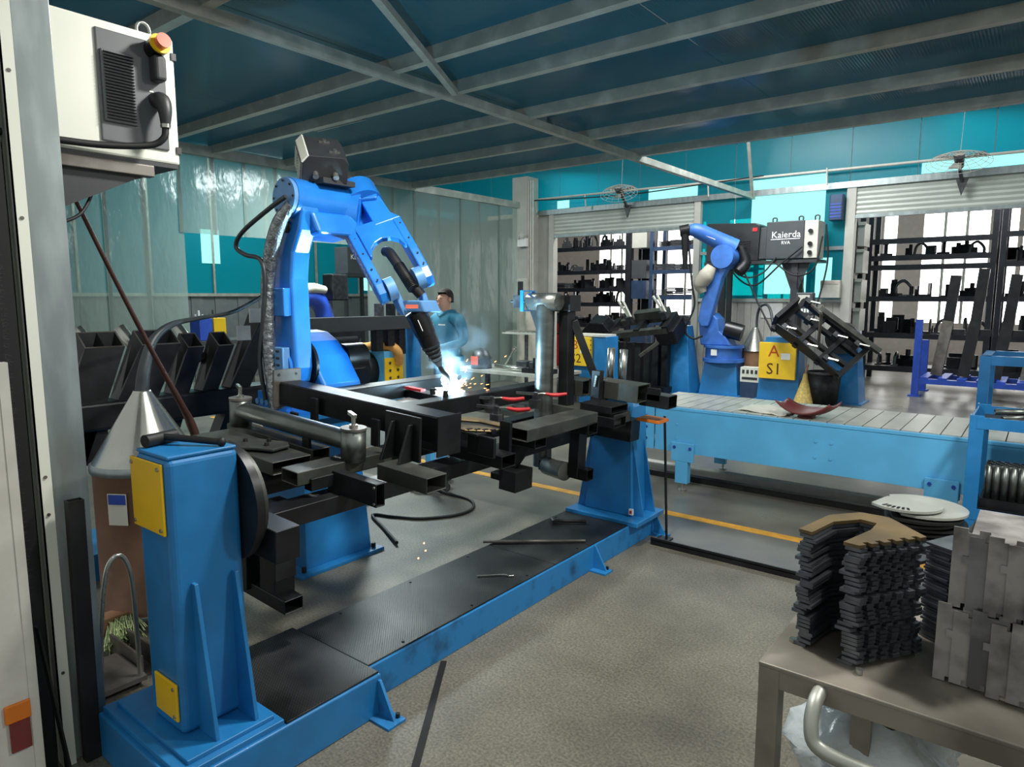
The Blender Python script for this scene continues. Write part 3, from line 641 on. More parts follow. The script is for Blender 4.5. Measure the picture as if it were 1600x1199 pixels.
# two side rails joined by a web, then a fork
def rail(y0, y1, pts, t=0.11):
    return MB().prism([fa(l, y0, n) for l, n in pts], Wd*(y1-y0))
side = [(-0.04,-0.06),(-0.04,0.065),(0.30,0.06),(0.50,0.055),(0.64,0.045),(0.70,0.03),(0.73,-0.01),(0.72,-0.045),(0.68,-0.065),(0.50,-0.06)]
rl = rail(-0.150,-0.098,side).build('forearm_rail', 'robot_blue', rb, 0.008, 2)
rail(0.098,0.150,[(0.25,-0.06),(0.25,0.06),(0.50,0.055),(0.64,0.045),(0.70,0.03),(0.73,-0.01),(0.72,-0.045),(0.68,-0.065)]).build('forearm_rail', 'robot_blue', rb, 0.008, 2)
MB().prism([fa(-0.04,0.0,-0.06),fa(-0.04,0.10,-0.06),fa(0.20,0.11,-0.06),fa(0.26,0.150,-0.06),fa(0.26,0.0,-0.06)], Nn*0.12).build('forearm_shell', 'robot_blue', rb, 0.008, 2)
MB().prism([fa(-0.02,-0.10,-0.06),fa(-0.02,0.01,-0.06),fa(0.26,0.01,-0.06),fa(0.26,-0.10,-0.06)], Nn*0.03).build('forearm_floor', 'robot_blue', rb)
ar = [fa(0.22,-0.10,0.02),fa(0.22,0.10,0.02),fa(0.46,0.10,0.02)] + [fa(0.46-0.10*math.cos((k-3)*math.pi/6.2), 0.088*math.sin((3-k)*math.pi/6.2), 0.02) for k in range(7)] + [fa(0.46,-0.10,0.02)]
MB().prism(ar, Nn*0.038).build('forearm_deck', 'robot_blue', rb, 0.006)
for yy in (-0.125,0.125):
    for l in (0.30,0.42,0.54,0.62): bolt(rb, fa(l, yy, 0.056), Nn, 0.006, 0.004)
t = text('forearm_lettering', 'MOTOMAN', 0.075, (0,0,0), (0,0,0), 'white', None, 0.0008)
xa = A; ya = Nn; za = xa.cross(ya)
t.matrix_world = Matrix.Translation(fa(0.42,-0.1512,0.0)) @ Matrix((xa,ya,za)).transposed().to_4x4()
if za.dot(Wd) > 0: t.matrix_world = Matrix.Translation(fa(0.42,-0.1512,0.0)) @ Matrix((xa,-ya,-za)).transposed().to_4x4()
t.parent = rb; t.matrix_parent_inverse = mworld(rb).inverted()
for yy in (-0.10,0.10):
    MB().cyl(fa(0.665,yy,-0.005), fa(0.665,yy*0.55,-0.005), 0.066, n=28).build('wrist_joint', 'robot_blue_pale', rb, 0.004)
MB().sweep([fa(0.40,0.0,-0.02),fa(0.45,0.005,0.02),fa(0.55,0.01,0.03),fa(0.68,0.02,0.02),fa(0.76,0.05,-0.03)], 0.030, 16).build('hose', 'rubber', rb)
for k in range(18):
    q0 = fa(0.56+k*0.010,0.011+k*0.0005,0.03-k*0.0006); MB().cyl(q0, q0+A*0.005, 0.0335, n=16).build('hose_ring', 'black_plastic', rb)
# wrist yoke and torch
T0 = Vector((-2.905,2.765,1.60)); T1 = Vector((-2.862,2.870,1.345)); TA = (T1-T0).normalized()
tx, ty, tz = basis(TA, (0,1,0))
MB().prism([T0+Vector(v) for v in ((-0.07,-0.105,0.03),(0.085,-0.03,0.03),(0.11,0.08,0.03),(-0.02,0.07,0.03),(-0.10,-0.03,0.03))], TA*0.075).build('wrist_yoke', 'robot_blue_pale', rb, 0.008)
for s in (-0.085, 0.085):
    MB().bar(fa(0.66,s*0.75,-0.01), T0+Wd*(s*0.8)+TA*0.03, 0.05, 0.035).build('yoke_arm', 'robot_blue_pale', rb, 0.006)
o = MB().box((0,0,0),(0.075,0.004,0.022)).build('warning_label', 'red_light', rb)
o.matrix_parent_inverse = mworld(rb).inverted(); o.location = T0 + Vector((0.045,-0.055,-0.005)); o.rotation_euler = (0,0,R(28))
MB().cyl(T0+TA*0.04, T0+TA*0.18, 0.066, 0.063, 24).build('torch_clutch', 'black_plastic', rb, 0.004)
MB().bar(T0+TA*0.09+Vector((0.042,-0.054,0)), T0+TA*0.16+Vector((0.042,-0.054,0)), 0.004, 0.004).build('clutch_mark', 'white', rb)
MB().cyl(T0+TA*0.18, T0+TA*0.255, 0.060, 0.056, 12).build('torch_nut', 'black_plastic', rb, 0.003)
for k in range(4):
    MB().cyl(T0+TA*(0.255+k*0.027), T0+TA*(0.278+k*0.027), 0.060-k*0.007, 0.050-k*0.007, 20).build('boot_ring', 'rubber', rb)
MB().cyl(T0+TA*0.36, T0+TA*0.395, 0.030, 0.018, 16).build('boot_tip', 'rubber', rb)
TE = T0+TA*0.36
MB().sweep([TE, TE+TA*0.06, TE+TA*0.12+Vector((0.004,0.03,-0.01)), Vector((-2.85,2.985,1.085))], [0.014,0.014,0.014,0.012], 12).build('torch_neck', 'black_plastic', rb)
# wire feeder box on the elbow
FD = Matrix.Translation((-3.27,2.44,2.29)) @ Matrix.Rotation(R(62),4,'Z') @ Matrix.Rotation(R(34),4,'X')
fd = MB(FD).prism([(-0.12,0,0.0),(-0.12,0,0.12),(-0.095,0,0.15),(0.10,0,0.15),(0.13,0,0.12),(0.13,0,0.0)], (0,0.27,0)).build('wire_feeder', 'dark_panel', rb, 0.003)
MB(FD).bx(-0.128,-0.121,-0.004,0.272,-0.02,0.118).build('feeder_side', 'raw_steel', fd)
MB(FD).prism([(-0.129,-0.005,0.115),(-0.096,-0.005,0.156),(-0.088,-0.005,0.152),(-0.121,-0.005,0.110)], (0,0.28,0)).build('feeder_edge', 'white_cabinet', fd)
for k in range(7):
    for y in (0.02,0.15): MB(FD).bx(-0.132,-0.127,y,y+0.10,-0.01+k*0.016,-0.002+k*0.016).build('vent_slot', 'white_cabinet', fd)
for x, y in ((0.02,0.20),(0.06,0.07)): MB(FD).cyl((x,y,0.15),(x,y,0.168),0.012,n=12).bx(x-0.03,x+0.03,y-0.006,y+0.006,0.15,0.158).build('feeder_latch', 'bright_steel', fd)
for x in (-0.05,0.06): MB(FD).cyl((x,0.0,0.05),(x,-0.03,0.045),0.017,n=12).build('feeder_socket', 'bright_steel', fd)
MB().bx(-3.46,-3.22,2.40,2.62,2.28,2.31).build('feeder_bracket', 'dark_panel', rb)
# foil-wrapped hose pack and control cable along the arm
MB().sweep([(-3.50,2.225,1.0),(-3.53,2.215,1.25),(-3.53,2.215,1.50),(-3.52,2.22,1.75),(-3.46,2.22,1.93),(-3.38,2.22,2.06),(-3.30,2.24,2.15)], [0.040,0.036,0.038,0.040,0.044,0.042,0.03], 14).build('hose_wrap', 'foil', rb)
MB().sweep([(-3.30,2.21,2.19),(-3.42,2.18,2.13),(-3.66,2.16,2.02),(-3.74,2.16,1.94),(-3.66,2.17,1.89),(-3.53,2.18,1.86),(-3.49,2.18,1.75),(-3.53,2.18,1.50),(-3.58,2.18,1.28),(-3.57,2.2,1.05)], 0.013, 10).build('control_cable', 'conduit', rb)
# ---------------------------------------------------------------- arc, sparks, smoke
arc = thing('welding_arc', (-2.85,3.02,1.06), 'dazzling blue-white welding arc with sparks at the torch tip', 'welding arc')
def burst(n, r, seed, flat=0.8):
    q = random.Random(seed); m = MB(); c = Vector((-2.84,3.01,1.075)); m.ball(c, r*0.55, 12, (1,1,flat))
    for k in range(n):
        a = q.uniform(0,6.28); e = q.uniform(-0.2,1.2); d = Vector((math.cos(a)*math.cos(e), math.sin(a)*math.cos(e), math.sin(e)))
        m.cyl(c, c+d*r*q.uniform(0.7,1.2), r*0.28, 0.001, 6, False)
    return m
burst(34, 0.105, 3).build('arc_flare', 'arc_glow', arc)  # arc with its glare built in as glowing spikes
MB().ball((-2.93,2.97,1.055),0.030,10,(1.4,1,0.7)).build('arc_pool', 'arc_glow', arc)
q = random.Random(11)
for k in range(34):
    a = q.uniform(-0.5,1.6); e = q.uniform(-0.5,0.9); s = q.uniform(0.08,0.24) if k < 30 else q.uniform(0.3,0.5); p = Vector((-2.84,3.01,1.07)) + Vector((math.cos(a)*math.cos(e), math.sin(a)*math.cos(e), math.sin(e)*0.8))*s
    d = (p-Vector((-2.84,3.01,1.07))).normalized()*q.uniform(0.008,0.03)
    MB().cyl(p, p+d, 0.0018, 0.0008, 5).build('spark', 'spark', arc)
for k, p in enumerate(((-1.62,1.50,0.006),(-2.30,2.24,0.42),(-2.32,2.25,0.45),(-2.33,2.22,0.38))):
    MB().ball(p, 0.004, 6).build('spark', 'spark', arc)
def smoke_mat():
    m = bpy.data.materials.new('smoke'); m.use_nodes = True; nt = m.node_tree; nt.nodes.remove(nt.nodes['Principled BSDF'])
    v = nt.nodes.new('ShaderNodeVolumePrincipled'); v.inputs['Color'].default_value = (0.75,0.9,1.0,1); v.inputs['Anisotropy'].default_value = 0.2
    tc = nt.nodes.new('ShaderNodeTexCoord'); n = nt.nodes.new('ShaderNodeTexNoise'); n.inputs['Scale'].default_value = 5.5; n.inputs['Detail'].default_value = 5; n.inputs['Distortion'].default_value = 0.8
    nt.links.new(tc.outputs['Object'], n.inputs['Vector'])
    ln = nt.nodes.new('ShaderNodeVectorMath'); ln.operation = 'LENGTH'
    mp = nt.nodes.new('ShaderNodeMapping'); nt.links.new(tc.outputs['Object'], mp.inputs[0]); mp.inputs['Scale'].default_value = (1/0.28,1/0.28,1/0.36); nt.links.new(mp.outputs[0], ln.inputs[0])
    f = nt.nodes.new('ShaderNodeMapRange'); f.inputs[1].default_value = 0.1; f.inputs[2].default_value = 1.0; f.inputs[3].default_value = 1.0; f.inputs[4].default_value = 0.0; nt.links.new(ln.outputs['Value'], f.inputs[0])
    g = nt.nodes.new('ShaderNodeMapRange'); g.inputs[1].default_value = 0.50; g.inputs[2].default_value = 0.75; g.inputs[3].default_value = 0.0; g.inputs[4].default_value = 1.6; nt.links.new(n.outputs['Fac'], g.inputs[0])
    mu = nt.nodes.new('ShaderNodeMath'); mu.operation = 'MULTIPLY'; nt.links.new(f.outputs[0], mu.inputs[0]); nt.links.new(g.outputs[0], mu.inputs[1])
    nt.links.new(mu.outputs[0], v.inputs['Density']); nt.links.new(v.outputs[0], nt.nodes['Material Output'].inputs['Volume']); MATS['smoke'] = m
smoke_mat()
sm = MB().ball((0,0,0),1.0,20,(0.27,0.27,0.35)).build('weld_smoke', 'smoke'); sm.location = (-2.87,3.08,1.30)
tag(sm, 'thin bluish welding smoke drifting up from the arc', 'smoke', kind='stuff')
# ================================================================ left foreground: door frame, post, cabinet
fr = thing('door_frame', (-2.65,0.75,0), 'tall galvanised door post with white angle strip at the left edge', 'door frame')
MB().rhs((-2.675,0.853,0.0),(-2.675,0.853,3.4),0.105,0.11,0.004,(0,1,0)).build('post', 'galvanised', fr, 0.008)
st = MB().bx(-2.605,-2.60,0.755,0.792,0.0,3.3).bx(-2.66,-2.60,0.755,0.760,0,3.3).build('angle_strip', 'white_cabinet', fr)
for z in (0.35,0.92,1.05,1.9,2.35): bolt(st, (-2.60,0.774,z), (1,0,0), 0.006, 0.003, 'raw_steel')
MB().bx(-2.80,-2.72,0.2,0.80,0.0,3.3).build('dark_panel', 'black_gap', fr)
bs = MB().bx(-2.64,-2.60,0.40,0.735,0,3.3).build('door_leaf', 'black_gap', fr)
br = MB()
q = random.Random(3)
for k in range(330):
    z = q.uniform(0.3,2.2); y = 0.672; br.add([(-2.52,y,z),(-2.52,y,z+0.004),(-2.53,y+q.uniform(0.015,0.03),z+q.uniform(-0.006,0.006))],[(0,1,2)])
tag(br.build('brush_seal', 'brush_black', fr), kind='stuff')
MB().bx(-2.54,-2.50,0.55,0.668,0.0,1.42).build('edge_profile', 'siding_grey', fr, 0.004)
MB().bx(-2.535,-2.498,0.645,0.672,0.0,1.45).build('edge_channel', 'siding_grey', fr)
lt = MB().bx(-2.56,-2.49,0.575,0.645,0.30,0.36).build('latch', 'orange', fr, 0.003)
MB().bx(-2.55,-2.49,0.585,0.64,0.20,0.30).build('latch_body', 'maroon', lt)
o = MB().rhs((-2.585,0.838,0.0),(-2.555,0.838,0.965),0.035,0.05,0.003,(0,1,0)).build('steel_tube_offcut', 'dark_plate'); tag(o, 'short dark steel tube leaning against the left door post', 'tube')
o = MB().bar((-2.54,0.752,0.02),(-2.56,0.70,0.56),0.006,0.04,(1,0,0)).build('flat_bar', 'dark_plate'); tag(o, 'dark flat bar leaning in the gap beside the white strip', 'bar')
# controller cabinet on its bracket
cb = thing('controller_cabinet', (-2.9,1.1,2.14), 'white controller cabinet with grey louvred panel and emergency stop mounted high', 'cabinet')
MB().bx(-3.22,-2.66,0.76,1.325,2.15,2.605).build('body', 'white_cabinet', cb, 0.008)
MB().bx(-3.20,-2.664,0.77,1.318,2.135,2.15).build('plinth', 'dark_panel', cb)
pn = MB().bx(-2.662,-2.652,1.05,1.285,2.195,2.575).build('connection_panel', 'grey_panel', cb, 0.006)
gr = MB().bx(-2.655,-2.643,1.062,1.172,2.262,2.505).build('louvre_frame', 'grey_panel', pn, 0.004)
for k in range(22):
    z = 2.272+k*0.0105
    MB().prism([(-2.643,1.07,z),(-2.632,1.07,z+0.001),(-2.643,1.07,z+0.006)], (0,0.095,0)).build('louvre_slat', 'dark_panel', gr)
es = MB().cyl((-2.655,1.245,2.545),(-2.60,1.245,2.555),0.034,n=20).build('stop_housing', 'black_plastic', cb, 0.003)
MB().cyl((-2.60,1.245,2.555),(-2.592,1.245,2.557),0.036,n=20).build('stop_ring', 'yellow', es)
MB().cyl((-2.592,1.245,2.557),(-2.562,1.245,2.562),0.022,0.026,20).build('stop_button', 'red_light', es, 0.004)
MB().bx(-2.655,-2.60,1.225,1.268,2.43,2.52).build('switch_housing', 'dark_panel', cb, 0.012, 3)
MB().bx(-2.653,-2.650,1.222,1.236,2.395,2.40).build('socket_label', 'white', cb)
cn = MB().sweep([(-2.655,1.245,2.37),(-2.61,1.245,2.36),(-2.59,1.245,2.32),(-2.59,1.244,2.27)], [0.028,0.03,0.024,0.016], 14).build('cable_plug', 'dark_panel', cb)
MB().cyl((-2.59,1.244,2.275),(-2.59,1.244,2.262),0.018,n=12).build('gland', 'bright_steel', cn)
pts = [(-2.59,1.244,2.265),(-2.592,1.235,2.225),(-2.61,1.19,2.195),(-2.63,1.05,2.175),(-2.64,0.90,2.17),(-2.66,0.72,2.17)]
MB().sweep(pts, 0.012, 12).build('power_cable', 'rubber', cb)
ey = MB()
ey.sweep([(-2.73,1.25+0.024*math.cos(a),2.632+0.03*math.sin(a)) for a in [k*math.pi/6 for k in range(13)]], 0.006, 8, sub=2)
ey.cyl((-2.73,1.25,2.60),(-2.73,1.25,2.612),0.014,n=10).build('lifting_eye', 'bright_steel', cb)
for z in (2.19,2.53): MB().bx(-2.672,-2.655,1.312,1.330,z,z+0.025).build('hinge', 'dark_panel', cb)
bk = thing('cabinet_bracket', (-2.8,1.0,2.0), 'grey steel bracket shelf carrying the white controller cabinet', 'bracket')
MB().bx(-2.70,-2.655,0.91,1.225,2.092,2.132).build('front_rail', 'raw_steel', bk, 0.003)
MB().bx(-3.20,-3.16,0.80,1.225,2.092,2.132).build('rear_rail', 'raw_steel', bk)
MB().bx(-3.20,-2.66,0.80,1.225,2.118,2.134).build('shelf_plate', 'raw_steel', bk)
MB().prism([(-2.68,0.91,2.092),(-2.68,1.19,2.092),(-2.68,0.91,1.95)], (-0.012,0,0)).build('gusset', 'dark_panel', bk)
MB().prism([(-2.95,0.91,2.092),(-2.95,1.19,2.092),(-2.95,0.91,1.95)], (-0.012,0,0)).build('gusset', 'dark_panel', bk)
o = MB().sweep([(-2.69,0.91,1.90),(-2.70,0.98,1.94),(-2.72,1.03,2.02),(-2.72,1.04,2.09)], 0.006, 8).build('thin_cable', 'rubber', bk)
# wire drum and cone
dr = thing('welding_wire_drum', (-3.66,1.55,0), 'tall brown welding wire drum with steel cone behind the front pedestal', 'drum')
MB().lathe([(0.0,0.0),(0.25,0.0),(0.255,0.02),(0.255,0.05),(0.25,0.06),(0.25,0.76),(0.257,0.765),(0.257,0.80),(0.25,0.81),(0.0,0.81)], (-3.66,1.55,0), n=36).build('drum_body', 'drum_brown', dr)
MB().lathe([(0.252,0.765),(0.262,0.77),(0.262,0.805),(0.25,0.812)], (-3.66,1.55,0), n=36).build('rim_band', 'galvanised', dr)
MB().lathe([(0.252,0.0),(0.260,0.01),(0.260,0.045),(0.251,0.05)], (-3.66,1.55,0), n=36).build('rim_band', 'galvanised', dr)
MB().lathe([(0.25,0.812),(0.045,1.16),(0.042,1.17),(0.036,1.17)], (-3.66,1.55,0), n=36).build('cone', 'bright_steel', dr)
for k in range(3):
    a = R(-60+k*9); p = Vector((-3.66+0.252*math.cos(a),1.55+0.252*math.sin(a),0))
d = Vector((math.cos(R(-57)), math.sin(R(-57)),0)); tx = Vector((-d.y,d.x,0)); c = Vector((-3.66,1.55,0.64)) + d*0.2505
MB().add([c-tx*0.05+Vector((0,0,0.05)),c+tx*0.05+Vector((0,0,0.05)),c+tx*0.05-Vector((0,0,0.11)),c-tx*0.05-Vector((0,0,0.11))],[(0,3,2,1)]).build('paper_label', 'off_white_cloth', dr)
c2 = c + d*0.001
MB().add([c2-tx*0.045+Vector((0,0,0.045)),c2+tx*0.045+Vector((0,0,0.045)),c2+tx*0.045-Vector((0,0,0.005)),c2-tx*0.045-Vector((0,0,0.005))],[(0,3,2,1)]).build('blue_label', 'royal_blue', dr)
MB().sweep([(-3.66,1.55,1.165),(-3.66,1.57,1.28),(-3.68,1.63,1.42),(-3.72,1.75,1.50),(-3.80,1.95,1.53),(-3.88,2.2,1.56),(-3.86,2.4,1.66),(-3.72,2.5,1.75),(-3.62,2.45,1.85)], [0.034,0.030,0.022,0.014,0.012,0.012,0.012,0.012], 12).build('wire_liner', 'conduit', dr)
o = MB().sweep([(-2.93,1.02,2.09),(-3.02,1.18,1.78),(-3.14,1.38,1.42),(-3.25,1.56,1.12),(-3.30,1.62,1.02),(-3.35,1.7,0.82)], [0.008,0.009,0.011,0.016,0.022,0.022], 12).build('brown_hose', 'brown_rod'); tag(o, 'brown hose slanting down from the cabinet bracket past the steel cone', 'hose')
# hand trolley hoop, steel channel, broom on the floor behind the post
o = thing('hand_trolley', (-2.95,1.08,0), 'bent steel tube hoop handle of a low hand trolley behind the front pedestal', 'trolley')
MB().sweep([(-2.93,1.0,0.05),(-2.91,1.015,0.35),(-2.90,1.04,0.54),(-2.90,1.075,0.60),(-2.90,1.11,0.59),(-2.90,1.135,0.50),(-2.91,1.145,0.30),(-2.92,1.15,0.05)], 0.010, 10).build('handle_hoop', 'bright_steel', o)
MB().bx(-3.2,-2.90,0.98,1.17,0.03,0.05).build('platform', 'raw_steel', o)
for x in (-3.15,-2.95):
    for y in (1.0,1.15): MB().cyl((x,y-0.008,0.018),(x,y+0.008,0.018),0.018,n=12).build('wheel', 'rubber', o)
o = MB().bx(-3.30,-2.98,1.18,1.19,0.0,0.10).bx(-3.30,-2.98,1.18,1.26,0.0,0.008).bx(-3.30,-2.98,1.25,1.26,0,0.10).build('channel_offcut', 'raw_steel'); tag(o, 'worn steel channel offcut on the floor behind the door post', 'channel')
bm = thing('floor_broom', (-3.3,1.5,0), 'broom head with pale green bristles lying on the floor by the drum', 'broom')
q = random.Random(5); m = MB()
for k in range(160):
    y = 1.28 + q.uniform(-0.03,0.10); z = q.uniform(0.01,0.07); m.cyl((-3.52,y,z),(-3.28+q.uniform(-0.03,0.03),y-0.08+q.uniform(-0.05,0.05),z+q.uniform(-0.005,0.03)),0.003,0.002,4,False)
tag(m.build('bristles', 'green_bristle', bm), kind='stuff')
MB().bx(-3.60,-3.51,1.22,1.40,0.0,0.08).build('head', 'cardboard', bm)
# ---------------------------------------------------------------- second frame behind, left
w2 = thing('slotted_frame_workpiece', (-4.5,2.2,0.6), 'long black beam with slanted rectangular tubes on the positioner behind the drum', 'workpiece')
XB = -4.45
MB().bx(XB-0.10,XB+0.10,1.20,3.05,0.86,1.03).build('main_beam', 'black_steel', w2, 0.02, 3)
def slant(y0, wid, h0, h1, lean, two=False, mname='slanted_tube'):
    p0 = Vector((XB,y0,h0)); p1 = Vector((XB,y0+lean,h1))
    m = MB(); t = 0.006; hw = wid/2; hx = 0.06
    def ring(p, k, sl=0.0): return [p+Vector((a*(hx-k), b*(hw-k), -sl*(a*(hx-k)+hx))) for a,b in ((-1,-1),(1,-1),(1,1),(-1,1))]
    sl = 0.75 if h1 > 1 else 0.0
    vs = ring(p0,0)+ring(p0,t)+ring(p1,0,sl)+ring(p1,t,sl); fs = []
    for i in range(4):
        j = (i+1)%4; fs += [(i,j,8+j,8+i),(4+j,4+i,12+i,12+j),(8+i,8+j,12+j,12+i),(j,i,4+i,4+j)]
    m.add(vs, fs)
    if two: m.add([p0+Vector((-hx,0,0)),p0+Vector((hx,0,0)),p1+Vector((hx,0,-sl*2*hx)),p1+Vector((-hx,0,0))],[(0,1,2,3)])
    o = m.build(mname, 'black_steel', w2)
    rm = MB(); rv = ring(p1+Vector((0,0,0.001)),0,sl)+ring(p1+Vector((0,0,0.001)),0.009,sl); rm.add(rv, [(i,(i+1)%4,4+(i+1)%4,4+i) for i in range(4)])
    if h1 > 1: rm.build('cut_rim', 'raw_steel', o)
    return o
slant(1.55,0.22,1.03,1.44,0.12,True); slant(1.84,0.24,1.03,1.44,0.16,True); slant(2.10,0.11,1.03,1.41,0.12); slant(2.30,0.11,1.03,1.41,0.13)
slant(2.50,0.15,1.0,1.56,0.26,True); slant(1.95,0.12,0.60,0.88,0.10); slant(2.35,0.12,0.62,0.88,0.12); slant(1.42,0.16,0.62,0.88,0.1); slant(1.50,0.30,0.66,0.88,0.0)
for y in (1.62,1.86,2.22): MB().pipe((XB-0.16,y-0.02,1.46),(XB-0.06,y+0.10,1.22),0.035,n=16).build('round_tube', 'bright_steel', w2)
for y, z in ((2.66,1.52),(2.56,1.40)): MB().box((XB+0.06,y,z),(0.012,0.10,0.10)).build('end_plate', 'off_white_cloth', w2)
MB().bx(XB-0.25,XB+0.25,1.15,1.30,0.50,0.86).build('cradle', 'black_steel', w2)
p2 = thing('rear_positioner', (-4.5,2.0,0), 'blue positioner base carrying the slanted-tube frame behind the robot', 'positioner')
MB().bx(-4.75,-4.25,1.3,3.6,0,0.16).build('base_beam', 'paint_blue', p2)
MB().bx(-4.62,-4.36,0.98,1.14,0.16,1.1).build('pedestal', 'paint_blue', p2)
MB().bx(-4.62,-4.36,3.12,3.32,0.16,1.1).build('pedestal', 'paint_blue', p2)
MB().bx(-4.68,-4.3,1.30,1.34,0.3,0.5).build('carrier', 'paint_blue', p2)
# things in the neighbouring cell seen through the raised curtain
nb = thing('neighbour_headstock', (-7.0,6.1,0), 'blue headstock box with yellow perforated side plate beyond the robot', 'positioner')
MB().bx(-7.22,-6.88,6.0,6.32,0,0.93).build('housing', 'paint_blue_light', nb, 0.006)
py_ = MB().bx(-6.88,-6.868,6.0,6.32,0.40,0.84).build('side_plate', 'yellow', nb)
for a in range(2):
    for k in range(4): bolt(py_, (-6.868,6.09+a*0.14,0.47+k*0.1), (1,0,0), 0.022, 0.004, 'dark_panel')
MB().cyl((-7.24,5.86,0.66),(-7.24,6.0,0.66),0.26,n=28).build('face_plate', 'black_steel', nb)
o = thing('leather_glove', (-7.0,6.05,0.93), 'tan leather glove holding an orange-tipped grinder on the blue box', 'glove')
MB().sweep([(-7.18,5.90,0.985),(-7.02,6.0,1.0),(-6.92,6.14,0.99),(-6.86,6.22,0.90),(-6.86,6.24,0.74)], [0.05,0.065,0.07,0.07,0.06], 12).build('cuff', 'leather', o)
MB().sweep([(-7.40,5.86,0.985),(-7.24,5.93,0.985),(-7.15,5.97,0.985)], [0.04,0.055,0.04], 12).build('tool_tip', 'orange', o)
MB().cyl((-7.56,5.74,0.985),(-7.40,5.86,0.985),0.022,n=10).build('shaft', 'off_white_cloth', o)
nf = thing('neighbour_fixture', (-6.9,5.6,1.2), 'dark horizontal fixture beam with hanging castings behind the main robot', 'fixture')
MB().bx(-6.98,-6.82,4.55,6.55,1.22,1.40).build('beam', 'dark_panel', nf, 0.004)
MB().cyl((-6.9,5.10,1.10),(-6.9,5.5,1.10),0.12,n=18).build('motor', 'part_dark', nf, 0.01)
MB().prism([(-6.85,4.9,1.22),(-6.85,5.6,1.22),(-6.85,5.35,0.80),(-6.85,5.18,0.80)],(0.05,0,0)).build('hanger_plate', 'black_steel', nf)
for k, (y, h) in enumerate(((5.9,0.28),(6.1,0.22),(6.3,0.34))): MB().bx(-6.96,-6.84,y-0.06,y+0.06,1.22-h,1.22).build('casting', 'part_dark', nf, 0.01)
for k, y in enumerate((5.95,6.15,6.35)): MB().bx(-6.95,-6.85,y-0.04,y+0.04,1.40,1.56).build('block', 'part_dark' if k % 2 else 'part_grey', nf)
MB().bx(-7.0,-6.8,4.5,4.6,0,1.25).build('support_post', 'paint_blue', nf); MB().bx(-7.0,-6.8,6.5,6.6,0,1.25).build('support_post', 'paint_blue', nf)
nr = thing('neighbour_robot', (-7.6,5.6,0), 'dark blue robot arm lying low above the neighbouring fixture beam', 'robot')
MB().cyl((-7.6,5.6,0),(-7.6,5.6,0.9),0.18,0.15,20).build('base', 'paint_blue', nr)
MB().sweep([(-7.6,5.6,0.9),(-7.6,5.6,1.45),(-7.55,5.35,1.66),(-7.45,5.05,1.62),(-7.40,4.90,1.55)], [0.14,0.12,0.12,0.11,0.09], 14).build('arm', 'royal_blue', nr)
MB().sweep([(-7.5,5.55,1.74),(-7.45,5.3,1.76),(-7.4,5.05,1.70)], [0.05,0.07,0.05], 10).build('hose_pack', 'canvas', nr)
MB().cyl((-7.36,4.88,1.55),(-7.30,4.80,1.5),0.10,0.09,16).build('wrist', 'paint_blue_light', nr)
MB().bx(-7.62,-7.40,5.60,5.86,1.6,1.95).build('feeder', 'part_dark', nr, 0.02)
o = thing('neighbour_power_source', (-11.0,8.9,0), 'dark grey welding power source on a stand beyond the robot forearm', 'power source')
MB().bx(-11.2,-10.8,8.55,9.1,2.1,2.62).build('case', 'power_grey', o, 0.01)
text('lettering', 'Kaierda', 0.13, (-10.79,8.82,2.42), (R(90),0,R(90)), 'white', o)
MB().bx(-11.3,-10.7,8.4,9.3,2.04,2.1).build('stand_top', 'dark_panel', o)
for x in (-11.25,-10.75):
    for y in (8.45,9.25): MB().bx(x-0.03,x+0.03,y-0.03,y+0.03,0,2.04).build('leg', 'dark_panel', o)
for k, (y, x, lab, c1, c2) in enumerate(((5.15,-10,'blue parts box with white tubes beyond the curtain','royal_blue','white'),(5.42,-10.1,'yellow parts box with a handle beyond the curtain','yellow','dark_panel'))):
    o = thing('parts_box', (x,y,1.0), lab, 'box')
    MB().bx(x-0.15,x+0.15,y-0.10,y+0.10,1.0,1.33).build('box_body', c1, o, 0.01)
    for j in range(4): MB().cyl((x-0.08+j*0.05,y-0.04+0.03*(j%2),1.33),(x-0.08+j*0.05,y-0.04+0.03*(j%2),1.33+0.06+0.03*(j%3)),0.014,n=8).build('content', c2, o)
nt_ = thing('neighbour_bench', (-10.0,5.4,0), 'dark steel bench under the coloured boxes beyond the curtain', 'bench')
MB().bx(-10.4,-9.7,4.7,6.2,0.94,1.0).build('top', 'dark_panel', nt_)
for x in (-10.35,-9.75):
    for y in (4.75,6.15): MB().bx(x-0.03,x+0.03,y-0.03,y+0.03,0,0.94).build('leg', 'dark_panel', nt_)
# ================================================================ back of the cell
def ped(name, x0, x1, y0, y1, h, label, cat='pedestal', taper=0.08, m='paint_blue', par=None):
    o = thing(name, ((x0+x1)/2,(y0+y1)/2,0), label, cat)
    frus(MB(), [(x0,y0,0.02),(x1,y0,0.02),(x1,y1,0.02),(x0,y1,0.02)], [(x0+taper,y0+taper,h),(x1-taper,y0+taper,h),(x1-taper,y1-taper,h),(x0+taper,y1-taper,h)]).build('column', m, o, 0.006)
    MB().bx(x0-0.05,x1+0.05,y0-0.05,y1+0.05,0,0.02).build('base_plate', m, o)
    return o
r2 = ped('small_welding_robot', -4.62, -3.95, 11.05, 11.5, 0.56, 'small blue welding robot on a blue pedestal beside the A S1 box', 'robot', 0.06)
cx, cy = -4.28, 11.25
MB().cyl((cx,cy,0.56),(cx,cy,0.62),0.34,n=28).cyl((cx,cy,0.62),(cx,cy,0.80),0.30,n=28).cyl((cx,cy,0.80),(cx,cy,0.84),0.33,n=28).build('swivel_base', 'robot_blue_dusty', r2, 0.006)
MB().bx(cx-0.10,cx+0.0,cy-0.315,cy-0.30,0.68,0.78).build('data_plate', 'white', r2)
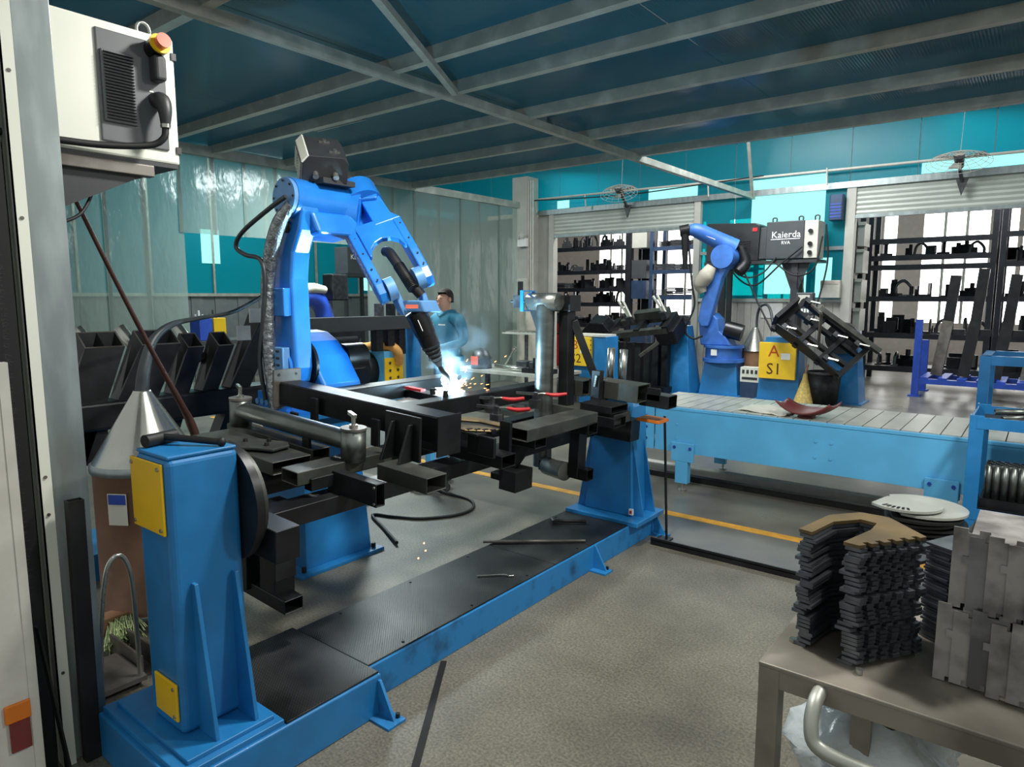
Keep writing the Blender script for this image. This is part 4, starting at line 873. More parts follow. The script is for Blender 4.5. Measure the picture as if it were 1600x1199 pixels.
MB().prism([(cx-0.34,cy-0.2,0.84),(cx+0.18,cy-0.2,0.84),(cx+0.10,cy-0.2,0.98),(cx-0.02,cy-0.2,1.08),(cx-0.06,cy-0.2,1.28),(cx-0.16,cy-0.2,1.38),(cx-0.32,cy-0.2,1.36),(cx-0.38,cy-0.2,1.2)], (0,0.34,0)).build('shoulder_housing', 'robot_blue_dusty', r2, 0.02, 3)
MB().cyl((cx+0.05,cy-0.1,1.12),(cx+0.32,cy-0.05,1.05),0.14,n=16).build('shoulder_motor', 'black_plastic', r2, 0.02)
la2 = [(cx-0.36,1.25),(cx-0.30,1.15),(cx-0.18,1.16),(cx-0.14,1.28),(cx-0.06,1.60),(cx+0.03,1.95),(cx+0.14,2.15),(cx+0.12,2.42),(cx-0.06,2.46),(cx-0.12,2.2),(cx-0.18,1.95),(cx-0.30,1.6)]
MB().prism([(x,cy-0.30,z) for x,z in la2], (0,0.16,0)).build('lower_arm', 'robot_blue_dusty', r2, 0.02, 3)
MB().cyl((cx+0.04,cy-0.36,2.30),(cx+0.04,cy+0.10,2.30),0.19,n=24).build('elbow_casting', 'robot_blue_dusty', r2, 0.015)
MB().sweep([(cx+0.16,cy-0.1,2.44),(cx-0.10,cy-0.25,2.58),(cx-0.34,cy-0.45,2.72),(cx-0.46,cy-0.52,2.74)], [0.15,0.14,0.12,0.09], 14).build('forearm', 'robot_blue_dusty', r2)
MB().bar((cx-0.06,cy-0.375,2.60),(cx-0.26,cy-0.515,2.70),0.07,0.012,(0,-1,0.3)).build('pale_label', 'off_white_cloth', r2)
MB().cyl((cx-0.46,cy-0.52,2.74),(cx-0.60,cy-0.58,2.72),0.10,0.09,16).cyl((cx-0.52,cy-0.55,2.70),(cx-0.50,cy-0.55,2.10),0.07,0.035,14).build('torch', 'black_plastic', r2)
MB().sweep([(cx+0.2,cy,2.46),(cx+0.30,cy,2.2),(cx+0.22,cy-0.1,2.05)], 0.10, 12).build('feeder', 'part_dark', r2)
MB().sweep([(cx-0.12,cy-0.36,2.15),(cx-0.20,cy-0.38,2.0),(cx-0.30,cy-0.36,1.85),(cx-0.26,cy-0.34,1.72)], [0.08,0.13,0.12,0.06], 12).build('hose_wrap', 'canvas', r2)
MB().sweep([(cx-0.48,cy-0.5,2.6),(cx-0.42,cy-0.45,1.9),(cx-0.38,cy-0.4,1.5),(cx-0.52,cy-0.42,1.1),(cx-0.40,cy-0.36,0.95),(cx-0.25,cy-0.33,1.0)], 0.018, 8).build('cable', 'rubber', r2)
# A / S1 headstock
a1 = ped('headstock_a', -3.60, -2.95, 10.95, 11.35, 0.96, 'blue headstock pedestal with yellow plate lettered A and S1', 'pedestal', 0.05)
a1.name = 'headstock_pedestal'
MB().bx(-3.48,-2.98,10.92,11.3,0.92,1.02).build('top_box', 'paint_blue', a1)
yp = MB().bx(-3.56,-3.00,10.86,10.93,0.37,0.94).build('yellow_plate', 'yellow_sign', a1, 0.006)
text('letter', 'A', 0.26, (-3.33,10.858,0.80), (R(90),0,0), 'sign_red', yp)
text('letter', 'S1', 0.25, (-3.32,10.858,0.52), (R(90),0,0), 'sign_brown', yp)
MB().bx(-3.22,-3.08,10.852,10.858,0.68,0.78).build('paper_tag', 'white', yp)
# B / S2 headstock
b1 = ped('headstock_pedestal', -5.95, -5.26, 9.02, 9.4, 1.04, 'blue headstock pedestal with yellow plate lettered B and S2', 'pedestal', 0.01)
yp = MB().bx(-5.98,-5.52,8.94,9.02,0.58,1.03).build('yellow_plate', 'yellow_sign', b1, 0.006)
text('letter', 'B', 0.20, (-5.78,8.938,0.90), (R(90),0,0), 'sign_red', yp)
text('letter', 'S2', 0.20, (-5.76,8.938,0.69), (R(90),0,0), 'sign_brown', yp)
MB().bx(-5.68,-5.58,8.932,8.938,0.78,0.86).build('paper_tag', 'white', yp)
for k in range(6): bolt(yp, (-5.515,8.97,0.61+k*0.075), (1,0,0), 0.014, 0.004, 'dark_panel')
MB().bx(-5.52,-5.515,8.95,9.3,0.58,1.03).build('yellow_edge', 'yellow_sign', b1)
MB().bx(-5.9,-5.3,9.0,9.38,1.04,1.07).build('top_cover', 'siding_grey', b1)
ped('tail_pedestal', -5.30, -4.68, 10.8, 11.3, 1.16, 'blue tapered tail pedestal to the left of the small robot', 'pedestal', 0.13)
t3 = ped('tail_pedestal', -2.74, -2.18, 11.35, 11.85, 1.12, 'blue tapered tail pedestal right of the tilted fixture by the doorway', 'pedestal', 0.10)
MB().cyl((-2.46,11.28,1.02),(-2.46,11.45,1.02),0.24,n=24).build('face_plate', 'dark_panel', t3)
# tilted fixture between S1 and its tail pedestal
M2 = Matrix.Translation((-2.72,10.86,0.98)) @ Matrix.Rotation(R(36),4,'Y') @ Matrix.Rotation(R(46),4,'X')
f2 = thing('tilted_fixture', (-2.7,11.0,0.9), 'black welding fixture frame tilted steeply beside the A S1 pedestal', 'fixture')
def G(): return MB(M2)
for y in (-0.26,-0.05,0.20,0.40): G().bx(-0.62,0.62,y,y+0.06,-0.05,0.03).build('frame_bar', 'black_steel', f2)
for x in (-0.6,-0.2,0.2,0.55): G().bx(x,x+0.07,-0.30,0.50,-0.02,0.06).build('cross_bar', 'black_steel', f2)
for k, (x,y) in enumerate(((-0.45,-0.2),(-0.05,-0.22),(0.3,-0.2),(-0.3,0.15),(0.15,0.2),(0.45,0.3),(-0.5,0.4))):
    c = G().bx(x-0.04,x+0.04,y-0.04,y+0.04,0.03,0.16).build('clamp', 'part_grey', f2); G().bar((x,y,0.14),(x+0.16,y+0.04,0.20),0.02).build('clamp_handle', 'bright_steel', c)
G().prism([(-0.55,-0.28,0.06),(0.6,-0.28,0.06),(0.6,-0.28,0.10),(-0.2,-0.28,0.22),(-0.55,-0.28,0.18)],(0,0.012,0)).build('side_plate', 'black_steel', f2)
G().bar((-0.5,0.45,0.05),(-0.15,0.1,0.5),0.035).build('brace', 'raw_steel', f2)
G().bar((0.1,-0.1,0.05),(-0.15,0.1,0.5),0.035).build('brace', 'raw_steel', f2)
G().rhs((-0.3,0.40,0.15),(0.75,0.40,0.15),0.08,0.06).build('work_tube', 'black_steel_lit', f2)
G().bx(-0.66,-0.60,-0.2,0.3,-0.04,0.22).build('end_plate', 'black_steel', f2)
# long fixture left of the tail pedestal
f3 = thing('raised_fixture', (-5.7,10.6,0.9), 'long black fixture with pale clamp levers behind the B S2 pedestal', 'fixture')
M3 = Matrix.Translation((-5.70,10.55,1.12)) @ Matrix.Rotation(R(-7),4,'Y') @ Matrix.Rotation(R(28),4,'X')
def H(): return MB(M3)
for y in (-0.22,0.22): H().rhs((-0.85,y,0.0),(0.80,y,0.0),0.09,0.10).build('long_tube', 'black_steel_lit', f3)
for x in (-0.8,-0.35,0.2,0.72): H().bx(x,x+0.10,-0.26,0.26,-0.04,0.08).build('cross_bar', 'black_steel', f3)
H().prism([(-0.85,-0.24,0.0),(-0.25,-0.24,0.02),(-0.35,-0.24,0.26),(-0.6,-0.24,0.30),(-0.85,-0.24,0.12)],(0,0.3,0)).build('casting', 'part_dark', f3, 0.02)
H().bx(0.1,0.72,0.1,0.24,0.06,0.20).build('work_tube', 'black_steel_lit', f3)
for x, z in ((0.05,0.08),(0.70,0.10)):
    c = H().bx(x-0.05,x+0.05,-0.05,0.05,z,z+0.14).build('clamp', 'part_grey', f3); H().bar((x,0,z+0.12),(x-0.10,0.03,z+0.42),0.03).bar((x+0.04,0,z+0.12),(x-0.02,0.03,z+0.42),0.03).build('clamp_lever', 'off_white_cloth', c)
c = H().bx(-0.9,-0.82,-0.30,-0.2,-0.1,0.02).build('clamp', 'part_grey', f3); H().bar((-0.85,-0.25,-0.05),(-0.78,-0.28,-0.30),0.03).build('clamp_lever', 'off_white_cloth', c)
H().bx(0.55,0.90,-0.25,0.25,-0.28,-0.02).build('counterweight', 'part_dark', f3, 0.02)
H().bar((0.6,-0.3,-0.18),(0.25,-0.4,-0.35),0.05).build('lever', 'raw_steel', f3)
for k in range(8): MB().bx(-6.35+k*0.17,-6.24+k*0.17,10.7,10.82,0.12,0.85).build('hanging_plate', 'black_steel', f3)
MB().bx(-6.5,-5.0,10.5,11.0,0.0,0.12).build('base', 'black_steel', f3)
# power sources on a stand
stn = thing('power_source_stand', (-3.9,11.9,0), 'black angle-iron stand carrying two welding power sources by the teal wall', 'stand')
MB().bx(-4.85,-2.95,11.65,12.15,2.20,2.25).build('top', 'dark_panel', stn)
for x in (-4.55,-3.33): MB().bx(x-0.05,x+0.05,11.72,11.82,0,2.20).build('leg', 'dark_panel', stn)
for x in (-4.55,-3.33): MB().bx(x-0.04,x+0.04,12.08,12.15,0,2.20).build('leg', 'dark_panel', stn)
MB().prism([(-3.55,11.75,2.20),(-3.10,11.75,2.20),(-3.28,11.75,1.75),(-3.38,11.75,1.75)],(0,0.02,0)).build('gusset', 'dark_panel', stn)
p1 = thing('welding_power_source', (-4.35,11.9,2.25), 'low black welding power source with red badge on the stand', 'power source')
MB().prism([(-4.82,11.66,2.25),(-3.92,11.66,2.25),(-3.90,11.66,2.84),(-3.98,11.66,2.88),(-4.82,11.66,2.92)],(0,0.46,0)).build('case', 'power_black', p1, 0.012)
MB().bx(-4.02,-3.94,11.65,11.66,2.74,2.80).build('badge', 'red', p1)
for k in range(6): MB().bx(-4.25,-4.05,11.652,11.66,2.40+k*0.035,2.415+k*0.035).build('vent_slot', 'black_gap', p1)
p2_ = thing('welding_power_source', (-3.45,11.9,2.25), 'grey boxy welding power source with white lettering on the stand', 'power source')
MB().bx(-3.80,-3.20,11.68,12.1,2.27,2.88).build('case', 'power_grey', p2_, 0.012)
MB().bx(-3.20,-2.99,11.70,12.1,2.27,2.87).build('front_panel', 'siding_grey', p2_, 0.01)
MB().bx(-3.98,-3.80,11.72,12.1,2.28,2.80).build('rear_shroud', 'power_grey', p2_, 0.01)
text('lettering', 'Kaierda', 0.15, (-3.48,11.678,2.66), (R(90),0,0), 'white', p2_)
MB().bx(-3.72,-3.26,11.674,11.68,2.585,2.597).build('underline', 'white', p2_)
text('lettering', 'RVA', 0.075, (-3.48,11.678,2.53), (R(90),0,0), 'white', p2_)
for z in (2.70,2.50,2.36): MB().cyl((-3.10,11.70,z),(-3.10,11.66,z),0.035,n=12).build('knob', 'black_plastic', p2_)
for x in (-3.72,-3.30,-3.05): MB().sweep([(x-0.03,11.85,2.88),(x-0.03,11.85,2.95),(x+0.03,11.85,2.95),(x+0.03,11.85,2.88)],0.012,6,sub=3).build('lifting_eye', 'dark_panel', p2_)
cab = thing('hanging_cables', (-3.9,11.7,2.0), 'tangle of black and grey cables hanging under the power source stand', 'cables')
for k, (pts, m) in enumerate(((((-4.5,11.66,2.3),(-4.2,11.6,1.95),(-3.9,11.6,1.85),(-3.5,11.6,2.2),(-3.2,11.62,2.45)),'rubber'),(((-4.4,11.6,2.2),(-4.1,11.6,1.98),(-3.8,11.6,2.05),(-3.6,11.62,2.3)),'conduit'),(((-3.6,11.6,2.2),(-3.3,11.6,2.0),(-3.0,11.6,2.1),(-2.9,11.62,2.6)),'rubber'),(((-4.3,11.3,2.5),(-4.0,11.2,2.1),(-3.75,11.2,1.6),(-3.45,11.1,1.1)),'rubber'),(((-2.9,11.8,2.8),(-2.85,11.8,2.2),(-2.95,11.7,1.5),(-3.0,11.6,1.1)),'rubber'))):
    MB().sweep(pts, 0.014, 8).build('cable', m, cab)
# pendant, boxes, drum, broom, bin
o = thing('control_pendant', (-3.05,11.7,1.2), 'dark control box hanging on the stand leg above the tilted fixture', 'controller')
MB().bx(-3.25,-2.98,11.58,11.72,1.35,1.72).build('case', 'power_grey', o, 0.02); MB().bx(-3.21,-3.03,11.574,11.58,1.52,1.68).build('screen', 'siding_grey', o)
for k in range(4): MB().bx(-3.20+k*0.045,-3.17+k*0.045,11.572,11.58,1.40,1.46).build('key', 'white', o)
MB().sweep([(-3.15,11.65,1.72),(-3.2,11.7,1.9),(-3.3,11.74,2.1)],0.012,6).build('cord', 'rubber', o)
o = thing('spare_wire_drum', (-3.86,11.55,0), 'cardboard wire drum topped by a steel cone beside the small robot', 'drum')
MB().lathe([(0,0.02),(0.20,0.02),(0.205,0.06),(0.205,0.68),(0.21,0.70),(0.21,0.74),(0.2,0.75)],(-3.88,11.6,0),n=28).build('drum_body', 'cardboard', o)
MB().lathe([(0.235,0.745),(0.05,1.12),(0.045,1.14),(0.03,1.14)],(-3.88,11.6,0),n=28).build('cone', 'bright_steel', o)
MB().sweep([(-3.86,11.6,1.10),(-3.86,11.6,1.32),(-3.80,11.55,1.48),(-3.68,11.5,1.52),(-3.58,11.4,1.42),(-3.5,11.3,1.2)],0.022,8).build('wire_liner', 'conduit', o)
o = thing('carton', (-3.75,11.2,0), 'small blue and white printed carton on the floor by the S1 pedestal', 'carton')
MB().bx(-3.93,-3.62,11.1,11.3,0,0.26).build('lower_box', 'shelf_blue', o); lb = MB().bx(-3.93,-3.62,11.1,11.3,0.26,0.50).build('upper_box', 'off_white_cloth', o)
for k in range(4): MB().bx(-3.90+k*0.07,-3.86+k*0.07,11.095,11.1,0.40,0.46).build('print', 'dark_panel', lb)
MB().bx(-3.90,-3.65,11.095,11.1,0.30,0.34).build('print', 'dark_panel', lb)
o = thing('straw_broom', (-2.88,10.98,0), 'yellow straw broom standing head down right of the S1 pedestal', 'broom')
MB().lathe([(0.0,0.0),(0.16,0.0),(0.15,0.06),(0.09,0.25),(0.04,0.40),(0.028,0.48)],(-2.86,10.92,0),n=14).build('straw_head', 'straw', o); MB().cyl((-2.86,10.92,0.46),(-2.84,10.96,0.62),0.016,n=8).build('handle', 'cardboard', o)
o = thing('waste_bin', (-2.65,11.05,0), 'dark round bin standing under the tilted fixture', 'bin')
MB().lathe([(0,0),(0.20,0),(0.24,0.5),(0.23,0.5),(0.19,0.03),(0,0.03)],(-2.62,11.05,0),n=24).build('bin_body', 'part_dark', o); MB().lathe([(0.235,0.48),(0.25,0.49),(0.25,0.52),(0.232,0.52)],(-2.62,11.05,0),n=24).build('rim', 'part_grey', o)
o = MB().bx(-2.80,-2.76+0.2,10.86,11.0,0.62,0.70).build('wooden_block', 'drum_brown'); 
bpy.data.objects.remove(o)
# wall fittings
o = thing('wall_box', (-2.9,12.2,1.7), 'beige rectangular box fixed to the wall sill left of the right doorway', 'box')
MB().bx(-3.02,-2.72,12.12,12.26,1.63,1.92).build('case', 'siding_grey', o, 0.01); MB().bx(-3.0,-2.74,12.112,12.12,1.86,1.90).build('lid_edge', 'cream_wall', o)
o = thing('wall_vent_box', (-2.85,12.2,3.0), 'dark blue vent box hung high on the teal wall beside the right doorway', 'vent')
MB().bx(-2.95,-2.74,12.1,12.26,2.88,3.30).build('case', 'shelf_blue', o, 0.02)
for k in range(5): MB().bx(-2.93,-2.76,12.092,12.1,2.93+k*0.05,2.95+k*0.05).build('louvre_slat', 'royal_blue', o)
o = MB().bx(-4.02,-3.66,12.285,12.292,1.28,1.54).build('paper_notice', 'white'); tag(o, 'pale paper notice taped to the grey siding', 'notice')
o = thing('conduit_run', (-4,12.0,3.7), 'long beige conduit pipe with drop pipes running above both doorways', 'pipe')
MB().cyl((-8.9,12.2,3.74),(2.5,12.2,3.66),0.022,n=8).build('pipe', 'siding_grey', o)
MB().sweep([(-8.9,12.02,3.70),(-7.5,12.02,3.64),(-6.4,12.02,3.62),(-5.2,12.02,3.66),(-4,12.02,3.7)],0.012,6).build('loose_cable', 'rubber', o)
for x in (-8.85,-7.6,-5.0,-3.0): MB().cyl((x,12.1,3.45),(x,12.05,3.72),0.014,n=6).build('drop_pipe', 'siding_grey', o)
def fan(x, y, z, lab):
    o = thing('wall_fan', (x,y,z), lab, 'fan')
    for k in range(7):
        r = 0.06+k*0.058; m = MB(); n = 28
        m.sweep([(x+r*math.cos(2*math.pi*i/n), y-0.14+0.04*(k/6.0)-0.0, z+0.38*r*math.sin(2*math.pi*i/n)+0.12*(1-(r/0.42)**2)) for i in range(n+1)], 0.0035, 4, sub=1); m.build('guard_ring', 'siding_grey', o)
    for k in range(16):
        a = 2*math.pi*k/16; MB().sweep([(x,y-0.14,z+0.12),(x+0.21*math.cos(a),y-0.12,z+0.08*math.sin(a)+0.09),(x+0.41*math.cos(a),y-0.10,z+0.156*math.sin(a)+0.01)],0.003,4,sub=2).build('guard_wire', 'siding_grey', o)
    for k in range(3):
        a = 2*math.pi*k/3+0.4; c = Vector((math.cos(a), 0, 0.38*math.sin(a))); s = Vector((-math.sin(a),0,0.38*math.cos(a)))
        b0 = Vector((x,y-0.09,z+0.06)); MB().prism([b0+c*0.06-s*0.03,b0+c*0.34-s*0.10+Vector((0,0.03,0)),b0+c*0.36+s*0.08,b0+c*0.06+s*0.04],(0,0.004,0)).build('blade', 'bright_steel', o)
    MB().cyl((x,y-0.14,z+0.10),(x,y+0.05,z-0.02),0.07,0.055,16).build('motor', 'part_grey', o)
    MB().bar((x,y+0.03,z-0.02),(x+0.03,y+0.18,z-0.22),0.04).build('bracket_arm', 'part_grey', o)
    MB().prism([(x-0.05,y+0.18,z-0.18),(x+0.11,y+0.18,z-0.18),(x+0.03,y+0.18,z-0.42)],(0,0.05,0)).build('wall_plate', 'part_grey', o)
    MB().cyl((x,y,z+0.12),(x+0.02,y,z+0.9),0.004,n=4).build('hanging_wire', 'siding_grey', o)
fan(-6.7, 11.95, 3.62, 'wire-cage wall fan above the left doorway')
fan(-1.18, 11.95, 3.55, 'wire-cage wall fan above the right doorway')
o = thing('switch_box', (-9.0,11.85,1.6), 'grey switch box mounted low on the corner column', 'switch box')
MB().bx(-9.2,-8.9,11.80,11.9,1.55,2.04).build('case', 'siding_grey', o, 0.01); MB().bx(-9.12,-8.98,11.792,11.80,1.62,1.98).build('window', 'dark_panel', o)
o = thing('emergency_light', (-9.05,11.85,2.85), 'white twin emergency light on the corner column', 'lamp')
MB().bx(-9.15,-8.92,11.80,11.9,2.72,2.90).build('case', 'white', o, 0.008)
for x in (-9.10,-8.98): MB().cyl((x,11.80,2.96),(x,11.74,2.95),0.05,0.06,14).build('lamp_head', 'siding_grey', o)
for k, x in enumerate((-8.93,-8.87,-8.81)):
    o = MB().cyl((x,11.92,1.4),(x,11.92,4.1),0.02,n=8).build('vertical_conduit', 'siding_grey' if k else 'cream_wall'); tag(o, '%s vertical conduit from the left beside the corner column' % ORD[k], 'pipe', 'conduits by the corner column')
cv = thing('canvas_cover', (-7.7,10.5,0), 'crumpled beige canvas cover hanging left of the upright tee tube', 'cover')
q = random.Random(2); vs = []; nx, nz = 10, 14
for i in range(nx+1):
    for j in range(nz+1):
        u = i/nx; v = j/nz; wd = 0.18+0.14*(1-v)
        vs.append((-7.80+(u-0.5)*2*wd, 10.4-0.12*math.sin(u*math.pi)+q.uniform(-0.03,0.03)+0.04*math.sin(u*9+v*5), 1.40*v))
MB().add(vs, [(i*(nz+1)+j,(i+1)*(nz+1)+j,(i+1)*(nz+1)+j+1,i*(nz+1)+j+1) for i in range(nx) for j in range(nz)], True).build('cloth', 'canvas', cv)
MB().bx(-8.0,-7.55,10.42,10.62,0,1.36).build('covered_rack', 'dark_panel', cv)
o = thing('red_machine', (-9.1,13.6,0), 'red-painted machine part standing just inside the left doorway', 'machine')
MB().bx(-9.35,-8.95,13.5,13.8,0.0,0.75).build('body', 'red', o, 0.05); MB().ball((-9.15,13.6,0.98),0.2,14,(1,1,1.2)).build('motor', 'red', o); MB().cyl((-9.15,13.5,1.1),(-9.15,13.35,1.12),0.09,n=14).build('hub', 'part_grey', o)
# ---------------------------------------------------------------- store racks behind the doors
def rack(x0, x1, y0, y1, levels, top, lab, m='shelf_dark', posts=None):
    o = thing('storage_rack', ((x0+x1)/2,(y0+y1)/2,0), lab, 'rack')
    for x in posts or (x0, x1):
        for y in (y0, y1): MB().bx(x-0.045,x+0.045,y-0.04,y+0.04,0,top).build('upright', m, o)
    for z in levels:
        MB().bx(x0,x1,y0,y1,z-0.03,z).build('shelf', m, o); MB().bx(x0,x1,y0-0.03,y0+0.02,z-0.10,z).build('beam', m, o)
    return o
protos = []
def proto(mb, m): protos.append(mb.mesh('part', m))
m_ = MB(); m_.bx(-0.10,0.10,-0.08,0.08,0,0.05).bx(-0.03,0.03,-0.05,0.05,0.05,0.22).cyl((0,0,0.22),(0,0,0.28),0.05,n=10); proto(m_, 'part_dark')
m_ = MB(); m_.bx(-0.14,0.14,-0.10,0.10,0,0.04).bx(-0.14,-0.11,-0.1,0.1,0.04,0.20).bx(0.11,0.14,-0.1,0.1,0.04,0.26); proto(m_, 'part_dark')
m_ = MB(); m_.sweep([(-0.14,0,0.03),(-0.10,0,0.20),(0.02,0,0.26),(0.14,0,0.14),(0.15,0,0.02)],0.03,6,sub=3).bx(-0.18,0.18,-0.06,0.06,0,0.03); proto(m_, 'part_grey')
m_ = MB()
for k in range(5): m_.bx(-0.20+0.02*(k%2),0.20-0.015*(k%3),-0.14,0.14,0.03*k,0.03*k+0.02)
proto(m_, 'part_grey')
m_ = MB(); m_.cyl((-0.05,0,0),(-0.05,0,0.24),0.045,n=10).cyl((0.07,0.02,0),(0.07,0.02,0.17),0.05,n=10).bx(-0.12,0.14,-0.08,0.08,0,0.02); proto(m_, 'part_dark')
m_ = MB(); m_.bx(-0.16,0.16,-0.12,0.12,0,0.13).bx(-0.10,0.10,-0.08,0.08,0.13,0.19).bx(-0.02,0.02,-0.04,0.04,0.19,0.30); proto(m_, 'part_dark')
LEV = {1:('only',),4:('bottom','second','third','top'),5:('bottom','second','third','fourth','top'),6:('bottom','second','third','fourth','fifth','top')}
KND = ('upright casting','U-shaped bracket','bent tube','plate pile','pair of studs','stepped block')
def fill(x0, x1, y0, y1, levels, where, grp, rng, step=0.30, kinds=range(6), smin=0.7, smax=1.25, skip=0.1):
    for li, z in enumerate(levels):
        x = x0+0.18; n = 0
        while x < x1-0.12:
            if rng.random() > skip:
                kd = rng.choice(list(kinds)); o = bpy.data.objects.new('steel_part', protos[kd]); COL.objects.link(o)
                s = rng.uniform(smin,smax); o.location = (x, rng.uniform(y0+0.2,y1-0.2), z); o.scale = (s,s,s*rng.uniform(0.8,1.2)); o.rotation_euler = (0,0,rng.choice((0,0.4,1.57,2.2,-0.5)))
                tag(o, '%s part from the left, a %s, %s shelf of %s' % (ORD[n], KND[kd], LEV[len(levels)][li], where), 'steel part', grp); n += 1
            x += step*rng.uniform(0.75,1.2)
q = random.Random(21)
L1 = (0.35,0.95,1.50,1.88,2.33,2.94)
rack(-11.6,-8.42,15.4,16.1,L1,3.5,'tall dark storage rack behind the left half of the left doorway')
fill(-10.9,-8.5,15.4,16.1,L1,'the tall left rack','parts on the left rack',q,0.19)
L2 = (0.35,1.05,1.68,2.30,2.86)
rack(-7.75,-5.2,15.4,16.1,L2,3.4,'blue-edged storage rack behind the right half of the left doorway','shelf_blue')
fill(-7.7,-6.2,15.4,16.1,L2,'the blue-edged rack','sheets on the blue-edged rack',q,0.30,(3,),0.8,1.3)
o = thing('panel_cabinet', (-8.05,15.3,0), 'grey-blue cabinet with a dark post between the two left racks', 'cabinet')
MB().bx(-8.25,-7.85,15.3,15.9,0.0,1.05).build('lower_panel', 'shelf_blue', o); MB().bx(-8.25,-7.85,15.3,15.9,1.60,2.05).build('middle_panel', 'shelf_blue', o); MB().bx(-8.25,-7.85,15.3,15.9,2.10,2.55).build('middle_panel', 'power_grey', o); MB().bx(-8.25,-7.85,15.3,15.9,2.85,3.35).build('upper_panel', 'column_grey', o)
MB().bx(-8.36,-8.25,15.25,15.4,0,3.6).build('post', 'shelf_dark', o); MB().bx(-8.25,-7.85,15.85,15.9,0,3.4).build('back_frame', 'shelf_dark', o)
L3 = (0.30,0.95,1.66,2.26,2.44,2.76)
rack(-2.85,-0.85,15.0,15.7,L3[:],3.3,'wide dark storage rack behind the right doorway in front of bright windows')
fill(-2.8,-0.9,15.0,15.7,(0.30,0.95,1.66,2.44),'the wide right rack','parts on the wide right rack',q,0.18,(0,1,2,4,5))
rack(-0.72,2.2,15.0,15.7,(0.30,0.95,1.66,2.28,2.8),3.3,'dark storage rack at the far right behind the right doorway')
fill(-0.7,0.6,15.0,15.7,(0.30,0.95,1.66,2.28),'the far right rack','parts on the far right rack',q,0.22,(0,1,5),1.0,1.5)
rack(-3.75,-2.98,14.2,14.9,(0.4,1.0,1.55,2.1,2.6),3.2,'narrow rack with grey bins at the left of the right doorway','shelf_dark')
for k, z in enumerate((1.0,1.55,2.1,2.6)):
    o = MB().bx(-3.0,-2.82,14.25,14.75,z,z+0.42).bx(-3.02,-2.80,14.22,14.25,z+0.38,z+0.44).build('storage_bin', 'column_grey'); tag(o, '%s grey storage bin from the bottom on the narrow rack' % ORD[k], 'bin', 'bins on the narrow rack')
# blue pallet stand with tall black tubes
sd = thing('pallet_stand', (-1.0,13.3,0), 'blue pallet stand with corner posts in the right doorway', 'stand')
for x, y, h in ((-1.66,13.0,1.28),(0.6,13.0,1.28),(-1.66,13.9,0.9),(0.6,13.9,0.9)): MB().bx(x-0.05,x+0.05,y-0.05,y+0.05,0.0,h).bx(x-0.09,x+0.09,y-0.09,y+0.09,0,0.025).build('post', 'royal_blue', sd)
for y in (13.0,13.9): MB().bx(-1.66,0.6,y-0.04,y+0.04,0.22,0.30).build('rail', 'royal_blue', sd)
for k in range(9): MB().bx(-1.6+k*0.26,-1.48+k*0.26,12.97,13.93,0.30,0.33).build('slat', 'royal_blue', sd)
for k, x in enumerate((-1.36,-0.98,-0.55,-0.15,0.25)):
    t = thing('tall_steel_weldment', (x,13.4,0.33), '%s tall box-section frame from the left on the blue pallet stand' % ORD[k], 'steel frame', 'upright frames on the blue pallet stand')
    MB().rhs((x-0.05,13.35,0.34),(x+0.06,13.4,1.25),0.16,0.12,0.008,(0,1,0)).build('lower_tube', 'raw_steel' if k in (0,3) else 'black_steel', t)
    MB().rhs((x+0.05,13.42,1.1),(x+0.12,13.42,2.0+0.1*(k%2)),0.15,0.12,0.008,(0,1,0)).build('upper_tube', 'black_steel', t)
    MB().bx(x-0.02,x+0.30,13.36,13.46,1.02,1.12).build('bracket', 'black_steel', t)
# ================================================================ slat conveyor
cv = thing('slat_conveyor', (-0.6,5.8,0), 'long light-blue slat conveyor with grey top plates', 'conveyor')
MB().bx(-2.62,1.7,5.35,5.365,0.33,0.70).bx(-2.62,1.7,5.345,5.38,0.69,0.715).build('side_panel', 'paint_blue_light', cv, 0.002)
MB().bx(-2.82,-2.63,5.345,5.365,0.33,0.705).build('end_panel', 'paint_blue_light', cv, 0.002)
MB().bx(-2.82,1.7,6.22,6.235,0.33,0.70).build('side_panel', 'paint_blue_light', cv)
MB().bx(-2.80,1.7,5.40,6.20,0.45,0.66).build('bed', 'dark_panel', cv)
sl = MB().bx(0,0.113,5.375,6.215,0.70,0.722).mesh('slat', 'slat_grey')
for k in range(37):
    o = bpy.data.objects.new('slat', sl); COL.objects.link(o); o.location = (-2.80+k*0.1205,0,0); attach(o, cv)
for x in (-2.74,-2.70):
    for z in (0.42,0.52,0.62): bolt(cv, (x,5.345,z), (0,-1,0), 0.012, 0.008, 'royal_blue')
for x in (-2.52,-2.42,-1.30,-1.19):
    for z in (0.45,0.57): bolt(cv, (x,5.35,z), (0,-1,0), 0.012, 0.006, 'paint_blue_light')
for x in (-2.35,-0.48,1.3):
    for y in (5.33,6.25):
        lg = MB().bx(x-0.10,x+0.10,y-0.012,y+0.008,0.26,0.42).bx(x-0.06,x+0.05,y-0.01,y+0.06 if y < 6 else y-0.06,0.07,0.30).build('leg', 'paint_blue_light', cv, 0.003)
        bolt(lg, (x-0.07,y-0.012,0.38), (0,-1,0), 0.014, 0.008, 'royal_blue'); bolt(lg, (x+0.07,y-0.012,0.38), (0,-1,0), 0.014, 0.008, 'royal_blue')
        MB().cyl((x,y+0.02,0.0),(x,y+0.02,0.015),0.035,n=14).cyl((x,y+0.02,0.015),(x,y+0.02,0.08),0.010,n=8).build('foot', 'bright_steel', lg)
MB().bx(-2.9,1.5,5.55,5.62,0.30,0.36).bx(-2.9,1.5,6.0,6.07,0.30,0.36).build('under_frame', 'dark_panel', cv)
